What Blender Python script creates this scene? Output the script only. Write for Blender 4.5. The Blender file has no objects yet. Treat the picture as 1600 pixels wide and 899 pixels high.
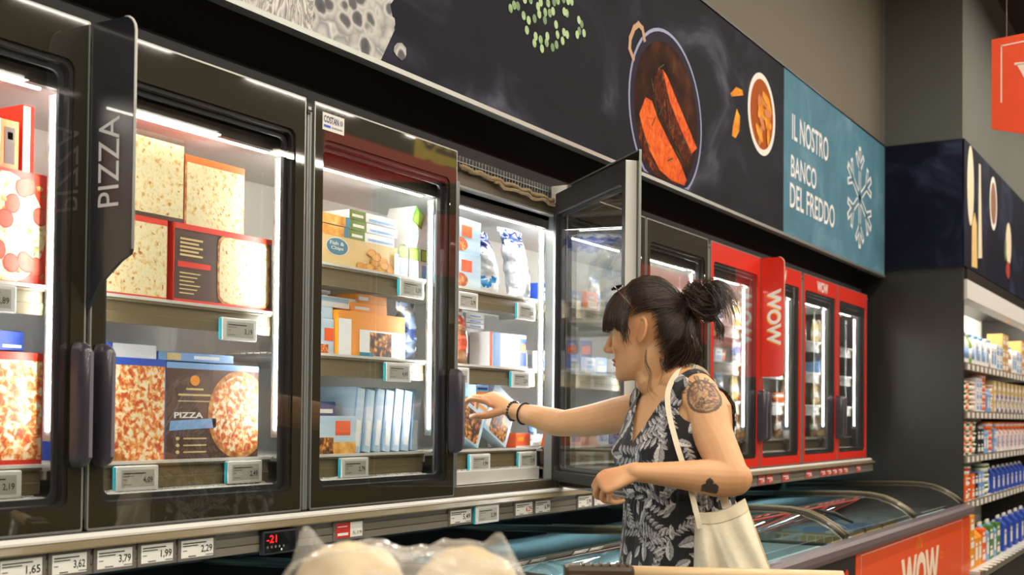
import bpy, bmesh, math, random
import numpy as np
from mathutils import Vector, Matrix, noise as mnoise
random.seed(7)
SC = bpy.context.scene
COL = SC.collection
PI = math.pi
# ---------------------------------------------------------------- camera
F_PX, YAW, PITCH, ROLL, CY = 1889.85, math.radians(59.245), math.radians(1.2078), math.radians(.5543), 611.08
CAM = Vector((0, 0, 1.35))
FW = Vector((math.sin(YAW)*math.cos(PITCH), math.cos(YAW)*math.cos(PITCH), math.sin(PITCH)))
_r = Vector((math.cos(YAW), -math.sin(YAW), 0)); _u = _r.cross(FW)
RT = _r*math.cos(ROLL)+_u*math.sin(ROLL); UP = -_r*math.sin(ROLL)+_u*math.cos(ROLL)
cd = bpy.data.cameras.new('camera'); cam = bpy.data.objects.new('camera', cd); COL.objects.link(cam)
cam.matrix_world = Matrix(((RT.x, UP.x, -FW.x, CAM.x), (RT.y, UP.y, -FW.y, CAM.y), (RT.z, UP.z, -FW.z, CAM.z), (0, 0, 0, 1)))
cd.sensor_fit = 'HORIZONTAL'; cd.sensor_width = 36; cd.lens = F_PX/1600*36
cd.shift_x = 0; cd.shift_y = (CY-449.5)/1600
cd.clip_start = .05; cd.clip_end = 100
cd.dof.use_dof = True; cd.dof.focus_distance = 3.3; cd.dof.aperture_fstop = 5.0
SC.camera = cam
def ray(u, v): return FW + RT*((u-800)/F_PX) + UP*((CY-v)/F_PX)
def at(u, v, t): return CAM + ray(u, v)*t            # a point t metres in front of the lens plane
def at_y(u, v, y):
    d = ray(u, v); return CAM + d*(y/d.y)
# ---------------------------------------------------------------- light and exposure
w = bpy.data.worlds.new('world'); SC.world = w; w.use_nodes = True
w.node_tree.nodes['Background'].inputs[0].default_value = (1, .95, .88, 1)
w.node_tree.nodes['Background'].inputs[1].default_value = .25
SC.view_settings.view_transform = 'Standard'; SC.view_settings.look = 'None'
SC.view_settings.exposure = 0.0; SC.view_settings.gamma = 1; SC.view_settings.use_curve_mapping = False
LAMP_W = 33.0       # every ceiling luminaire
TUBE_S = 46.0        # emission of the tubes in the cabinets
STRIP_S = 115.0
# ---------------------------------------------------------------- materials
MATS = {}
def lin(c):
    if isinstance(c, str):
        c = c.lstrip('#'); c = [int(c[i:i+2], 16)/255 for i in (0, 2, 4)]
    return tuple((x/12.92 if x <= .04045 else ((x+.055)/1.055)**2.4) for x in c)
def new_mat(name):
    m = bpy.data.materials.new(name); m.use_nodes = True
    nt = m.node_tree; nt.nodes.clear()
    out = nt.nodes.new('ShaderNodeOutputMaterial')
    return m, nt, out
def nd(nt, t, **kw):
    n = nt.nodes.new(t)
    for k, v in kw.items():
        if k.startswith('i_'): n.inputs[k[2:].replace('_', ' ')].default_value = v
        elif k[0] == 'n' and k[1:].isdigit(): n.inputs[int(k[1:])].default_value = v
        else: setattr(n, k, v)
    return n
def mat(name, col, rough=.5, metal=0, var=.06, scale=12, bump=0, spec=.5, coat=0, cior=1.5, trans=0, emit=0, alpha=1, sss=0, stretch=(1, 1, 1)):
    if name in MATS: return MATS[name]
    m, nt, out = new_mat(name)
    b = nd(nt, 'ShaderNodeBsdfPrincipled')
    c = lin(col)
    tc = nd(nt, 'ShaderNodeTexCoord'); mp = nd(nt, 'ShaderNodeMapping'); mp.inputs['Scale'].default_value = stretch
    nt.links.new(tc.outputs['Object'], mp.inputs[0])
    no = nd(nt, 'ShaderNodeTexNoise', i_Scale=scale, i_Detail=4.0)
    nt.links.new(mp.outputs[0], no.inputs['Vector'])
    mx = nd(nt, 'ShaderNodeMix', data_type='RGBA')
    mx.inputs[6].default_value = (*[max(0, x*(1-var)) for x in c], 1); mx.inputs[7].default_value = (*[min(1, x*(1+var)) for x in c], 1)
    nt.links.new(no.outputs[0], mx.inputs[0]); nt.links.new(mx.outputs[2], b.inputs['Base Color'])
    b.inputs['Roughness'].default_value = rough; b.inputs['Metallic'].default_value = metal
    b.inputs['Specular IOR Level'].default_value = spec; b.inputs['Coat Weight'].default_value = coat; b.inputs['Coat Roughness'].default_value = .03; b.inputs['Coat IOR'].default_value = cior
    b.inputs['Transmission Weight'].default_value = trans; b.inputs['Alpha'].default_value = alpha
    if sss:
        b.inputs['Subsurface Weight'].default_value = sss; b.inputs['Subsurface Radius'].default_value = (1, .35, .2); b.inputs['Subsurface Scale'].default_value = .012
    if emit:
        b.inputs['Emission Color'].default_value = (*c, 1); b.inputs['Emission Strength'].default_value = emit
    if bump:
        bp = nd(nt, 'ShaderNodeBump', i_Strength=bump, i_Distance=.01); nt.links.new(no.outputs[0], bp.inputs['Height']); nt.links.new(bp.outputs[0], b.inputs['Normal'])
    nt.links.new(b.outputs[0], out.inputs[0]); MATS[name] = m
    return m
def ramp_mat(name, stops, scale=20, rough=.5, kind='noise', detail=5, coat=0, distort=0, spots=None, spec=.5, stretch=(1, 1, 1)):
    """procedural print: colour ramp over noise / voronoi, plus optional second layer of spots"""
    if name in MATS: return MATS[name]
    m, nt, out = new_mat(name)
    b = nd(nt, 'ShaderNodeBsdfPrincipled', i_Roughness=rough); b.inputs['Coat Weight'].default_value = coat; b.inputs['Specular IOR Level'].default_value = spec
    tc = nd(nt, 'ShaderNodeTexCoord'); oi = nd(nt, 'ShaderNodeObjectInfo'); ad = nd(nt, 'ShaderNodeVectorMath', operation='ADD')
    ml = nd(nt, 'ShaderNodeVectorMath', operation='SCALE'); ml.inputs['Scale'].default_value = 1
    cmb = nd(nt, 'ShaderNodeCombineXYZ'); mu = nd(nt, 'ShaderNodeMath', operation='MULTIPLY'); mu.inputs[1].default_value = 3.7
    nt.links.new(oi.outputs['Random'], mu.inputs[0])
    for k in range(3): nt.links.new(mu.outputs[0], cmb.inputs[k])
    mp = nd(nt, 'ShaderNodeMapping'); mp.inputs['Scale'].default_value = stretch
    nt.links.new(tc.outputs['Object'], mp.inputs[0])
    nt.links.new(mp.outputs[0], ad.inputs[0]); nt.links.new(cmb.outputs[0], ad.inputs[1])
    vec = ad.outputs[0]
    if kind == 'noise':
        t = nd(nt, 'ShaderNodeTexNoise', i_Scale=scale, i_Detail=float(detail), i_Distortion=float(distort)); fac = t.outputs[0]
    else:
        n2 = nd(nt, 'ShaderNodeTexNoise', i_Scale=scale*.6, i_Detail=3.0); nt.links.new(vec, n2.inputs['Vector'])
        mix = nd(nt, 'ShaderNodeMix', data_type='RGBA'); mix.blend_type = 'LINEAR_LIGHT'; mix.inputs[0].default_value = .03
        nt.links.new(vec, mix.inputs[6]); nt.links.new(n2.outputs[1], mix.inputs[7]); vec2 = mix.outputs[2]
        t = nd(nt, 'ShaderNodeTexVoronoi', i_Scale=scale); t.feature = 'F1' if kind == 'voronoi' else 'DISTANCE_TO_EDGE'
        nt.links.new(vec2, t.inputs['Vector']); fac = t.outputs[0]
        if kind == 'cells':
            t.feature = 'F1'; fac = t.outputs['Distance']
    if kind == 'noise': nt.links.new(vec, t.inputs['Vector'])
    cr = nd(nt, 'ShaderNodeValToRGB'); e = cr.color_ramp.elements
    while len(e) > 1: e.remove(e[-1])
    e[0].position = stops[0][0]; e[0].color = (*lin(stops[0][1]), 1)
    for p, c in stops[1:]:
        k = e.new(p); k.color = (*lin(c), 1)
    nt.links.new(fac, cr.inputs[0]); colr = cr.outputs[0]
    if spots:
        sc2, thr, c2 = spots
        t2 = nd(nt, 'ShaderNodeTexNoise', i_Scale=float(sc2), i_Detail=2.0); nt.links.new(vec, t2.inputs['Vector'])
        r2 = nd(nt, 'ShaderNodeValToRGB'); r2.color_ramp.elements[0].position = thr; r2.color_ramp.elements[0].color = (0, 0, 0, 1); r2.color_ramp.elements[1].position = min(1, thr+.06)
        nt.links.new(t2.outputs[0], r2.inputs[0])
        mx = nd(nt, 'ShaderNodeMix', data_type='RGBA'); nt.links.new(r2.outputs[0], mx.inputs[0]); nt.links.new(colr, mx.inputs[6]); mx.inputs[7].default_value = (*lin(c2), 1); colr = mx.outputs[2]
    nt.links.new(colr, b.inputs['Base Color']); nt.links.new(b.outputs[0], out.inputs[0]); MATS[name] = m
    return m
def glass_mat(name, tint, ior=1.5, gain=1.0, rough=0.0, haze=0.0):
    """a thin pane: clear film plus Fresnel reflection"""
    if name in MATS: return MATS[name]
    m, nt, out = new_mat(name)
    t = nd(nt, 'ShaderNodeBsdfTransparent'); t.inputs[0].default_value = (*tint, 1)
    g = nd(nt, 'ShaderNodeBsdfGlossy', i_Roughness=rough)
    lw = nd(nt, 'ShaderNodeLayerWeight', i_Blend=.5)            # Schlick's approximation, alike from both sides
    pw = nd(nt, 'ShaderNodeMath', operation='POWER'); nt.links.new(lw.outputs['Facing'], pw.inputs[0]); pw.inputs[1].default_value = 5
    f0 = ((ior-1)/(ior+1))**2; fr = nd(nt, 'ShaderNodeMath', operation='MULTIPLY_ADD'); nt.links.new(pw.outputs[0], fr.inputs[0]); fr.inputs[1].default_value = 1-f0; fr.inputs[2].default_value = f0
    mu = nd(nt, 'ShaderNodeMath', operation='MULTIPLY'); mu.inputs[1].default_value = gain; mu.use_clamp = True
    mx = nd(nt, 'ShaderNodeMixShader')
    nt.links.new(fr.outputs[0], mu.inputs[0]); nt.links.new(mu.outputs[0], mx.inputs[0])
    nt.links.new(t.outputs[0], mx.inputs[1]); nt.links.new(g.outputs[0], mx.inputs[2])
    last = mx
    if haze:
        df = nd(nt, 'ShaderNodeBsdfDiffuse'); df.inputs[0].default_value = (.8, .85, .85, 1)
        m2 = nd(nt, 'ShaderNodeMixShader'); tc = nd(nt, 'ShaderNodeTexCoord'); n = nd(nt, 'ShaderNodeTexNoise', i_Scale=6.0, i_Detail=6.0, i_Distortion=1.0)
        nt.links.new(tc.outputs['Object'], n.inputs['Vector']); k = nd(nt, 'ShaderNodeMath', operation='MULTIPLY'); k.inputs[1].default_value = haze
        nt.links.new(n.outputs[0], k.inputs[0]); nt.links.new(k.outputs[0], m2.inputs[0]); nt.links.new(mx.outputs[0], m2.inputs[1]); nt.links.new(df.outputs[0], m2.inputs[2]); last = m2
    nt.links.new(last.outputs[0], out.inputs[0]); MATS[name] = m
    return m
def emit_mat(name, col, s):
    if name in MATS: return MATS[name]
    m, nt, out = new_mat(name); e = nd(nt, 'ShaderNodeEmission'); e.inputs[0].default_value = (*lin(col), 1); e.inputs[1].default_value = s
    nt.links.new(e.outputs[0], out.inputs[0]); MATS[name] = m
    return m
# ---------------------------------------------------------------- mesh builder
_TXT = {}
def text_mesh(s, bold=0.0):
    k = (s, bold)
    if k in _TXT: return _TXT[k]
    cu = bpy.data.curves.new('t', 'FONT'); cu.body = s; cu.size = 1; cu.offset = bold; cu.resolution_u = 3
    ob = bpy.data.objects.new('t', cu); COL.objects.link(ob)
    me = bpy.data.meshes.new_from_object(ob.evaluated_get(bpy.context.evaluated_depsgraph_get()))
    vs = [(v.co.x, v.co.y) for v in me.vertices]; fs = [tuple(p.vertices) for p in me.polygons]
    bpy.data.objects.remove(ob); bpy.data.curves.remove(cu); bpy.data.meshes.remove(me)
    if vs:
        xs = [v[0] for v in vs]; ys = [v[1] for v in vs]
        x0, x1, y0, y1 = min(xs), max(xs), min(ys), max(ys)
        vs = [((x-x0)/max(1e-6, x1-x0), (y-y0)/max(1e-6, y1-y0)) for x, y in vs]
    _TXT[k] = (vs, fs)
    return _TXT[k]
class MB:
    def __init__(s): s.v = []; s.f = []; s.m = []; s.sm = []; s.mats = []; s.M = Matrix()
    def mi(s, m):
        if m not in s.mats: s.mats.append(m)
        return s.mats.index(m)
    def add(s, vs, fs, m, smooth=False):
        b = len(s.v); s.v += [tuple(s.M @ Vector(v)) for v in vs]; k = s.mi(m)
        flip = s.M.determinant() < 0
        for f in fs:
            s.f.append(tuple(b+i for i in (reversed(f) if flip else f))); s.m.append(k); s.sm.append(smooth)
        return s
    def box(s, x0, y0, z0, x1, y1, z1, m, bev=0):
        if bev <= 0:
            vs = [(x, y, z) for z in (z0, z1) for y in (y0, y1) for x in (x0, x1)]
            return s.add(vs, [(0, 2, 3, 1), (4, 5, 7, 6), (0, 1, 5, 4), (2, 6, 7, 3), (0, 4, 6, 2), (1, 3, 7, 5)], m)
        bm = bmesh.new(); bmesh.ops.create_cube(bm, size=1)
        for v in bm.verts: v.co = Vector(((x0+x1)/2+v.co.x*(x1-x0), (y0+y1)/2+v.co.y*(y1-y0), (z0+z1)/2+v.co.z*(z1-z0)))
        bmesh.ops.bevel(bm, geom=list(bm.edges), offset=min(bev, .49*min(abs(x1-x0), abs(y1-y0), abs(z1-z0))), segments=2, affect='EDGES', profile=.6)
        bm.verts.index_update(); vs = [v.co[:] for v in bm.verts]; fs = [tuple(v.index for v in f.verts) for f in bm.faces]; bm.free()
        return s.add(vs, fs, m)
    def quad(s, p, m): return s.add(p, [tuple(range(len(p)))], m)
    def xz(s, pts, y, m): return s.add([(a, y, b) for a, b in pts], [tuple(range(len(pts)))], m)   # counter-clockwise in x,z faces -Y
    def rect(s, x0, z0, x1, z1, y, m): return s.xz([(x0, z0), (x1, z0), (x1, z1), (x0, z1)], y, m)
    def disc(s, cx, cz, rx, rz, y, m, n=28, wob=0, seed=0):
        rr = random.Random(seed); ph = [rr.random()*6.3 for _ in range(4)]
        p = []
        for i in range(n):
            a = 2*PI*i/n; k = 1+wob*(math.sin(2*a+ph[0])+.7*math.sin(3*a+ph[1])+.5*math.sin(5*a+ph[2]))
            p.append((cx+rx*k*math.cos(a), cz+rz*k*math.sin(a)))
        return s.xz(p, y, m)
    def text(s, t, x0, z0, x1, z1, y, m, bold=0.0, rot=0, mirror=False):
        """text squeezed into a rectangle of the x,z plane; rot=1 reads bottom to top, rot=-1 top to bottom"""
        vs, fs = text_mesh(t, bold); o = []
        for a, b in vs:
            if mirror: a = 1-a
            if rot == 0: o.append((x0+a*(x1-x0), y, z0+b*(z1-z0)))
            elif rot == 1: o.append((x0+(1-b)*(x1-x0), y, z0+a*(z1-z0)))
            else: o.append((x0+b*(x1-x0), y, z0+(1-a)*(z1-z0)))
        return s.add(o, fs, m)
    def prism(s, pts, a0, a1, m, axis='x', smooth=False, cap=True):
        """extrude a closed 2D outline: axis x uses (y,z), axis y uses (x,z), axis z uses (x,y)"""
        n = len(pts)
        def P(a, p): return (a, p[0], p[1]) if axis == 'x' else (p[0], a, p[1]) if axis == 'y' else (p[0], p[1], a)
        vs = [P(a0, p) for p in pts]+[P(a1, p) for p in pts]
        area = sum(pts[i][0]*pts[(i+1) % n][1]-pts[(i+1) % n][0]*pts[i][1] for i in range(n))
        ccw = (area > 0) != (axis == 'y')
        fs = [(i, (i+1) % n, n+(i+1) % n, n+i) if ccw else (i, n+i, n+(i+1) % n, (i+1) % n) for i in range(n)]
        s.add(vs, fs, m, smooth)
        if cap: s.add(vs, [tuple(range(n))[::-1] if ccw else tuple(range(n)), tuple(range(n, 2*n)) if ccw else tuple(range(n, 2*n))[::-1]], m)
        return s
    def tube(s, pts, r, m, n=8, cap=True, flat=1.0):
        pts = [Vector(p) for p in pts]; R = r if isinstance(r, (list, tuple)) else [r]*len(pts)
        vs = []; fs = []; ref = None
        for i, p in enumerate(pts):
            t = (pts[min(i+1, len(pts)-1)]-pts[max(i-1, 0)]).normalized()
            if ref is None: ref = Vector((0, 0, 1)) if abs(t.z) < .9 else Vector((1, 0, 0))
            a = t.cross(ref).normalized(); b = a.cross(t).normalized(); ref = b
            for k in range(n):
                g = 2*PI*k/n; vs.append(p+a*math.cos(g)*R[i]+b*math.sin(g)*R[i]*flat)
        for i in range(len(pts)-1):
            for k in range(n): fs.append((i*n+k, i*n+(k+1) % n, (i+1)*n+(k+1) % n, (i+1)*n+k))
        if cap: fs += [tuple(range(n))[::-1], tuple(range((len(pts)-1)*n, len(pts)*n))]
        return s.add(vs, fs, m, True)
    def lathe(s, prof, c, m, n=20, axis='z'):
        vs = []; fs = []
        for r, h in prof:
            for k in range(n):
                a = 2*PI*k/n; p = (r*math.cos(a), r*math.sin(a), h)
                if axis == 'x': p = (h, p[0], p[1])
                if axis == 'y': p = (p[0], h, -p[1])
                vs.append((c[0]+p[0], c[1]+p[1], c[2]+p[2]))
        for i in range(len(prof)-1):
            for k in range(n): fs.append((i*n+k, i*n+(k+1) % n, (i+1)*n+(k+1) % n, (i+1)*n+k))
        fs += [tuple(range(n))[::-1], tuple(range((len(prof)-1)*n, len(prof)*n))]
        return s.add(vs, fs, m, True)
    def grid(s, fn, nu, nv, m, smooth=True, closed=False, flip=False):
        vs = [fn(i/(nu if closed else nu-1), j/(nv-1)) for j in range(nv) for i in range(nu)]; fs = []
        for j in range(nv-1):
            for i in range(nu if closed else nu-1):
                a = j*nu+i; b = j*nu+(i+1) % nu; q = (a, b, b+nu, a+nu); fs.append(q[::-1] if flip else q)
        return s.add(vs, fs, m, smooth)
    def mesh(s, name):
        me = bpy.data.meshes.new(name); me.from_pydata(s.v, [], s.f)
        for m in s.mats: me.materials.append(m)
        me.polygons.foreach_set('material_index', s.m); me.polygons.foreach_set('use_smooth', s.sm); me.update()
        return me
    def build(s, name, parent=None, loc=None, rot=None, **tags):
        o = bpy.data.objects.new(name, s.mesh(name)); COL.objects.link(o)
        if parent: o.parent = parent
        if loc is not None: o.location = loc
        if rot is not None: o.rotation_euler = rot
        tag(o, **tags)
        return o
def tag(o, label=None, cat=None, group=None, kind=None):
    if label: o['label'] = label
    if cat: o['category'] = cat
    if group: o['group'] = group
    if kind: o['kind'] = kind
    return o
def empty(name, loc=(0, 0, 0), rot=None, **tags):
    o = bpy.data.objects.new(name, None); COL.objects.link(o); o.location = loc; o.empty_display_size = .05
    if rot is not None: o.rotation_euler = rot
    return tag(o, **tags)
def copy_tree(o, parent=None):
    c = o.copy(); COL.objects.link(c)
    if parent: c.parent = parent
    for ch in [x for x in o.children]: copy_tree(ch, c)
    return c
def rrect(x0, z0, x1, z1, r, n=6):
    p = []
    for cx, cz, a0 in ((x1-r, z0+r, -PI/2), (x1-r, z1-r, 0), (x0+r, z1-r, PI/2), (x0+r, z0+r, PI)):
        for i in range(n+1):
            a = a0+PI/2*i/n; p.append((cx+r*math.cos(a), cz+r*math.sin(a)))
    return p
def ring_prism(mb, outer, inner, y0, y1, m, medge=None):
    """frame between two x,z outlines with the same point count, from y0 (front) to y1"""
    n = len(outer); medge = medge or m
    vs = [(x, y0, z) for x, z in outer]+[(x, y0, z) for x, z in inner]+[(x, y1, z) for x, z in outer]+[(x, y1, z) for x, z in inner]
    fr = []; bk = []; eo = []; ei = []
    for i in range(n):
        j = (i+1) % n
        fr.append((i, j, n+j, n+i)); bk.append((2*n+i, 3*n+i, 3*n+j, 2*n+j)); eo.append((i, 2*n+i, 2*n+j, j)); ei.append((n+i, n+j, 3*n+j, 3*n+i))
    mb.add(vs, fr+bk+ei, m); mb.add(vs, eo, medge)
# ---------------------------------------------------------------- shared materials
M_wall = mat('wall_paint', '#716c5f', .85, var=.03, scale=3); M_wall2 = mat('wall_paint_grey', '#60635c', .85, var=.03, scale=3)
M_ceil = mat('ceiling_paint', '#3a3028', .9, var=.1, scale=2); M_floor = mat('floor_tile', '#6f6a60', .25, var=.06, scale=2)
M_black = mat('black_panel', '#2b2d31', .6, var=.1, scale=5); M_soffit = mat('soffit_black', '#0b0b0c', .8)
M_endp = mat('end_panel_dark', '#33332f', .32, var=.08, scale=2)
M_slate = ramp_mat('slate_print', [(.3, '#222329'), (.52, '#272830'), (.62, '#353641'), (.74, '#575864')], scale=1.7, rough=.7, spec=.06, detail=9, distort=1.2, stretch=(1, 1, 1.6))
M_slate2 = ramp_mat('slate_print_blue', [(.3, '#141622'), (.52, '#1a1d2b'), (.66, '#2a2e43'), (.78, '#434862')], scale=2.2, rough=.7, spec=.06, detail=8, distort=1.4)
M_teal = ramp_mat('teal_print', [(.3, '#4d788d'), (.55, '#57869b'), (.8, '#7ba0b0')], scale=2.6, rough=.7, spec=.08, detail=8, distort=1.2)
M_olive = mat('door_glass_border', '#2a2617', .5, var=.04, coat=1, cior=1.95, spec=.1); M_redb = mat('door_border_red', '#e8301c', .3, var=.03, coat=.3)
M_silver = mat('brushed_aluminium', '#a9aca6', .35, metal=.7, var=.05, scale=40); M_post = mat('grey_post', '#8d9290', .4, metal=.5)
M_lip = mat('sill_plastic', '#d9d7d0', .4); M_rail = mat('rail_taupe', '#75684a', .45, var=.05); M_rail2 = mat('rail_grey', '#776f63', .45, var=.05)
M_gasket = mat('gasket_dark', '#23262b', .5); M_handle = mat('handle_plum', '#3e3944', .28, var=.05, coat=.4)
M_white = mat('cabinet_white', '#dfdfdb', .5, var=.03); M_liner = mat('liner_grey', '#d2d1ca', .55, var=.05); M_shelf = mat('shelf_wire_white', '#cfcdc4', .5)
M_dark = mat('dark_metal', '#2a2825', .4, metal=.3); M_rim = mat('rim_plum', '#6d6064', .38, var=.05, coat=.2)
M_orange = mat('panel_orange', '#ee5214', .4, var=.04, coat=.2); M_paper = mat('white_print', '#ece8df', .6, var=.02)
M_ink = mat('ink_black', '#26231f', .7); M_inkr = mat('ink_red', '#c62a1c', .6); M_yel = mat('print_yellow', '#f0a01c', .5)
M_eslw = mat('tag_white', '#e8e9e6', .4); M_eslc = mat('tag_cyan', '#35b8c8', .3); M_eslscr = mat('tag_screen', '#b9b7ae', .5, var=.04); M_eslg = mat('tag_grey', '#6f675f', .4)
G_door = glass_mat('door_glass', (.93, .94, .92), 1.5, 2.6); G_in = glass_mat('inner_glass', (.96, .97, .96), 1.45, 1.2)
G_lid = glass_mat('lid_glass', (.80, .95, .96), 1.5, 2.4)
E_tube = emit_mat('tube_light', '#fff8ec', TUBE_S); E_strip = emit_mat('strip_light', '#ffffff', STRIP_S); E_lamp = emit_mat('lamp_diffuser', '#fff6e6', 9)
E_red = emit_mat('display_red', '#ff2018', 3.0)
# ---------------------------------------------------------------- the room
def struct(name, mb): return mb.build(name, kind='structure')
XE = 8.0
struct('floor', MB().box(-6, -6, -.1, 15, 3, 0, M_floor))
struct('ceiling', MB().box(-6, -6, 4.42, 15, 3, 4.5, M_ceil))
struct('wall_back', MB().box(-6, 2.85, 0, 15, 2.95, 4.42, M_black))
struct('wall_front', MB().box(-6, -6, 0, 15, -5.9, 4.42, mat('far_wall', '#3a342c', .9)))
struct('wall_left', MB().box(-6.1, -6, 0, -6, 3, 4.42, mat('far_wall', '#3a342c', .9)))
struct('wall_right', MB().box(15, -6, 0, 15.1, 3, 4.42, mat('far_wall', '#3a342c', .9)))
struct('wall_bulkhead', MB().box(-6, 1.97, 3.0, XE, 2.85, 4.42, M_wall))
struct('wall_recess', MB().box(-6, 2.12, 2.186, XE, 2.16, 3.0, M_black))
struct('wall_pier', MB().box(XE, 1.46, 2.33, 15, 2.85, 4.42, M_wall2))
struct('trim_1', MB().box(XE-.012, 1.945, 2.28, XE, 1.97, 4.42, M_post))
# ---------------------------------------------------------------- ceiling luminaires (linear lamps hung in rows)
def luminaire(x, y, label, along=True, W=1.0):
    L = 1.45
    t = empty('ceiling_lamp', (x, y, 4.22), label=label, cat='ceiling lamp', group='linear lamps hung under the ceiling')
    if not along: t.rotation_euler.z = PI/2
    h = MB().box(-L/2, -.05, 0, L/2, .05, .05, M_eslw, .01); h.box(-L*.35, -.004, .05, -L*.35+.008, .004, .2, M_dark); h.box(L*.35, -.004, .05, L*.35+.008, .004, .2, M_dark)
    h.build('housing', t); MB().box(-L/2+.03, -.04, -.012, L/2-.03, .04, -.001, E_lamp).build('diffuser', t)
    ld = bpy.data.lights.new('lamp_light', 'AREA'); ld.shape = 'RECTANGLE'; ld.size = L; ld.size_y = .12; ld.energy = LAMP_W*W; ld.color = (1, .9, .76)
    lo = bpy.data.objects.new('lamp_light', ld); COL.objects.link(lo); lo.parent = t; lo.location = (0, 0, -.03)
for j, y in enumerate((.35, -1.3, -3.1, -4.9)):
    for i in range(8):
        luminaire(-3.2+i*2.3, y, '%s linear lamp in the %s row of lamps, out of the picture overhead' % (('first', 'second', 'third', 'fourth', 'fifth', 'sixth', 'seventh', 'eighth')[i], ('nearest', 'second', 'third', 'farthest')[j]))
# ---------------------------------------------------------------- wall banner over the freezers
YB = 1.94
ban = empty('wall_banner', (0, YB, 2.29), label='long dark chalkboard-style food banner running above the freezer doors', cat='banner')
bb = MB(); bb.box(.3, 0, 0, 5.92, .028, .84, M_slate); bb.build('slate_board', ban)
tb = MB(); tb.box(5.92, 0, 0, XE-.014, .028, .84, M_teal)
Mtxt = mat('chalk_white', '#e9ecec', .7, var=.05)
for s, x0, x1, z0, z1 in (('IL NOSTRO', 6.05, 6.70, .50, .635), ('BANCO', 6.035, 6.475, .305, .42), ('DEL FREDDO', 6.02, 6.83, .145, .275)):
    tb.text(s, x0, z0+.0, x1, z1, -.0012, Mtxt, .012)
def stroke(mb, pts, wd, y, m):
    for i in range(len(pts)-1):
        (a, b), (c, d) = pts[i], pts[i+1]; L = math.hypot(c-a, d-b) or 1; nx, nz = -(d-b)/L*wd/2, (c-a)/L*wd/2; ex, ez = (c-a)/L*wd*.4, (d-b)/L*wd*.4
        mb.xz([(a-nx-ex, b-nz-ez), (a+nx-ex, b+nz-ez), (c+nx+ex, d+nz+ez), (c-nx+ex, d-nz+ez)][::-1] if False else [(a-ex+nx*-1, b-ez-nz), (c+ex-nx, d+ez-nz), (c+ex+nx, d+ez+nz), (a-ex+nx, b-ez+nz)], y-i*.0001, m)
sn = MB(); cx, cz = 7.37, .41
for k in range(6):
    a = PI/2+k*PI/3
    def pol(r, o): return (cx+r*math.cos(a)-o*math.sin(a), cz+r*math.sin(a)+o*math.cos(a))
    stroke(sn, [pol(.0, 0), pol(.29, 0)], .05, -.0010, Mtxt); stroke(sn, [pol(.03, 0), pol(.275, 0)], .026, -.0016, M_teal)
    for sgn in (-1, 1):
        stroke(sn, [pol(.17, 0), pol(.25, sgn*.075)], .045, -.0011, Mtxt); stroke(sn, [pol(.18, sgn*.004), pol(.242, sgn*.068)], .02, -.0017, M_teal)
tb.build('teal_panel', ban); sn.build('snowflake_print', ban, label='white outlined snowflake')
tr = MB(); tr.box(.3, -.006, -.014, XE-.014, .03, .0, M_silver); tr.box(.3, -.006, .84, XE-.014, .03, .846, M_dark); tr.build('edge_trim', ban)
# printed food on the banner
P_pan = MB()
M_pand = mat('pan_dark', '#2a2433', .7, var=.3, scale=9, spec=.1); M_panr = mat('pan_rim', '#8b90b8', .5); M_panin = ramp_mat('pan_inside', [(.3, '#20120d'), (.5, '#3a2016'), (.7, '#5c3420')], 9, .7, spec=.06)
M_salm = ramp_mat('salmon', [(.3, '#c03a08'), (.45, '#e2590f'), (.62, '#ee6f1c'), (.8, '#f29a4e')], 22, .6, distort=1.5, stretch=(1.2, 1, 1), spec=.1); M_char = ramp_mat('char', [(.3, '#22120d'), (.5, '#4b2416'), (.65, '#8b4020'), (.8, '#c4784a')], 24, .7, distort=2, stretch=(2.4, 1, .8), spec=.06)
pcx, pcz = 4.455, .275
def inside(p, q=.008): return (p[0], max(q, p[1]))
def blob(mb, pts, y, m): mb.xz([inside(p) for p in pts], y, m)
blob(P_pan, [(pcx+.365*math.cos(2*PI*i/48), pcz+.335*math.sin(2*PI*i/48)) for i in range(48)], -.0010, M_panr)
blob(P_pan, [(pcx+.352*math.cos(2*PI*i/48), pcz+.322*math.sin(2*PI*i/48)) for i in range(48)], -.0014, M_pand)
blob(P_pan, [(pcx+.315*math.cos(2*PI*i/48), pcz+.0+.285*math.sin(2*PI*i/48)) for i in range(48)], -.0018, M_panin)
def pq(u, v):                                   # a point of the printed picture
    p = at_y(u, v, YB); return (p.x, p.z-2.29)
for pts, m, y in (([(1008, 152), (1018, 158), (1027, 185), (1045, 222), (1062, 255), (1072, 282), (1068, 290), (1048, 282), (1030, 266), (1014, 235), (1003, 200), (998, 178)], M_salm, -.0024),
                  ([(1028, 105), (1036, 112), (1052, 150), (1070, 190), (1086, 228), (1075, 257), (1062, 240), (1044, 205), (1028, 165), (1018, 135)], M_char, -.0023),
                  ([(1034, 108), (1041, 118), (1058, 160), (1075, 200), (1088, 232), (1080, 240), (1064, 205), (1046, 160)], M_salm, -.0026),
                  ([(998, 178), (1003, 200), (1014, 235), (1020, 255), (1030, 266), (1020, 268), (1005, 250), (998, 220)], M_char, -.0022)):
    P_pan.xz([pq(*p) for p in pts][::-1], -.0024 if y is None else y, m)
for i in range(11):
    a = random.uniform(0, 6.28); x0, z0 = pcx+random.uniform(-.2, .2), pcz+random.uniform(-.2, .2)
    if z0 > .02: stroke(P_pan, [(x0, z0), (x0+.05*math.cos(a), max(.01, z0+.05*math.sin(a)))], .006, -.0030, mat('herb', '#4a5530', .8, spec=.1))
hp = [pq(*p) for p in ((989, 92), (983, 76), (984, 60), (990, 44), (997, 38), (1003, 45), (1006, 62))]
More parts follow.
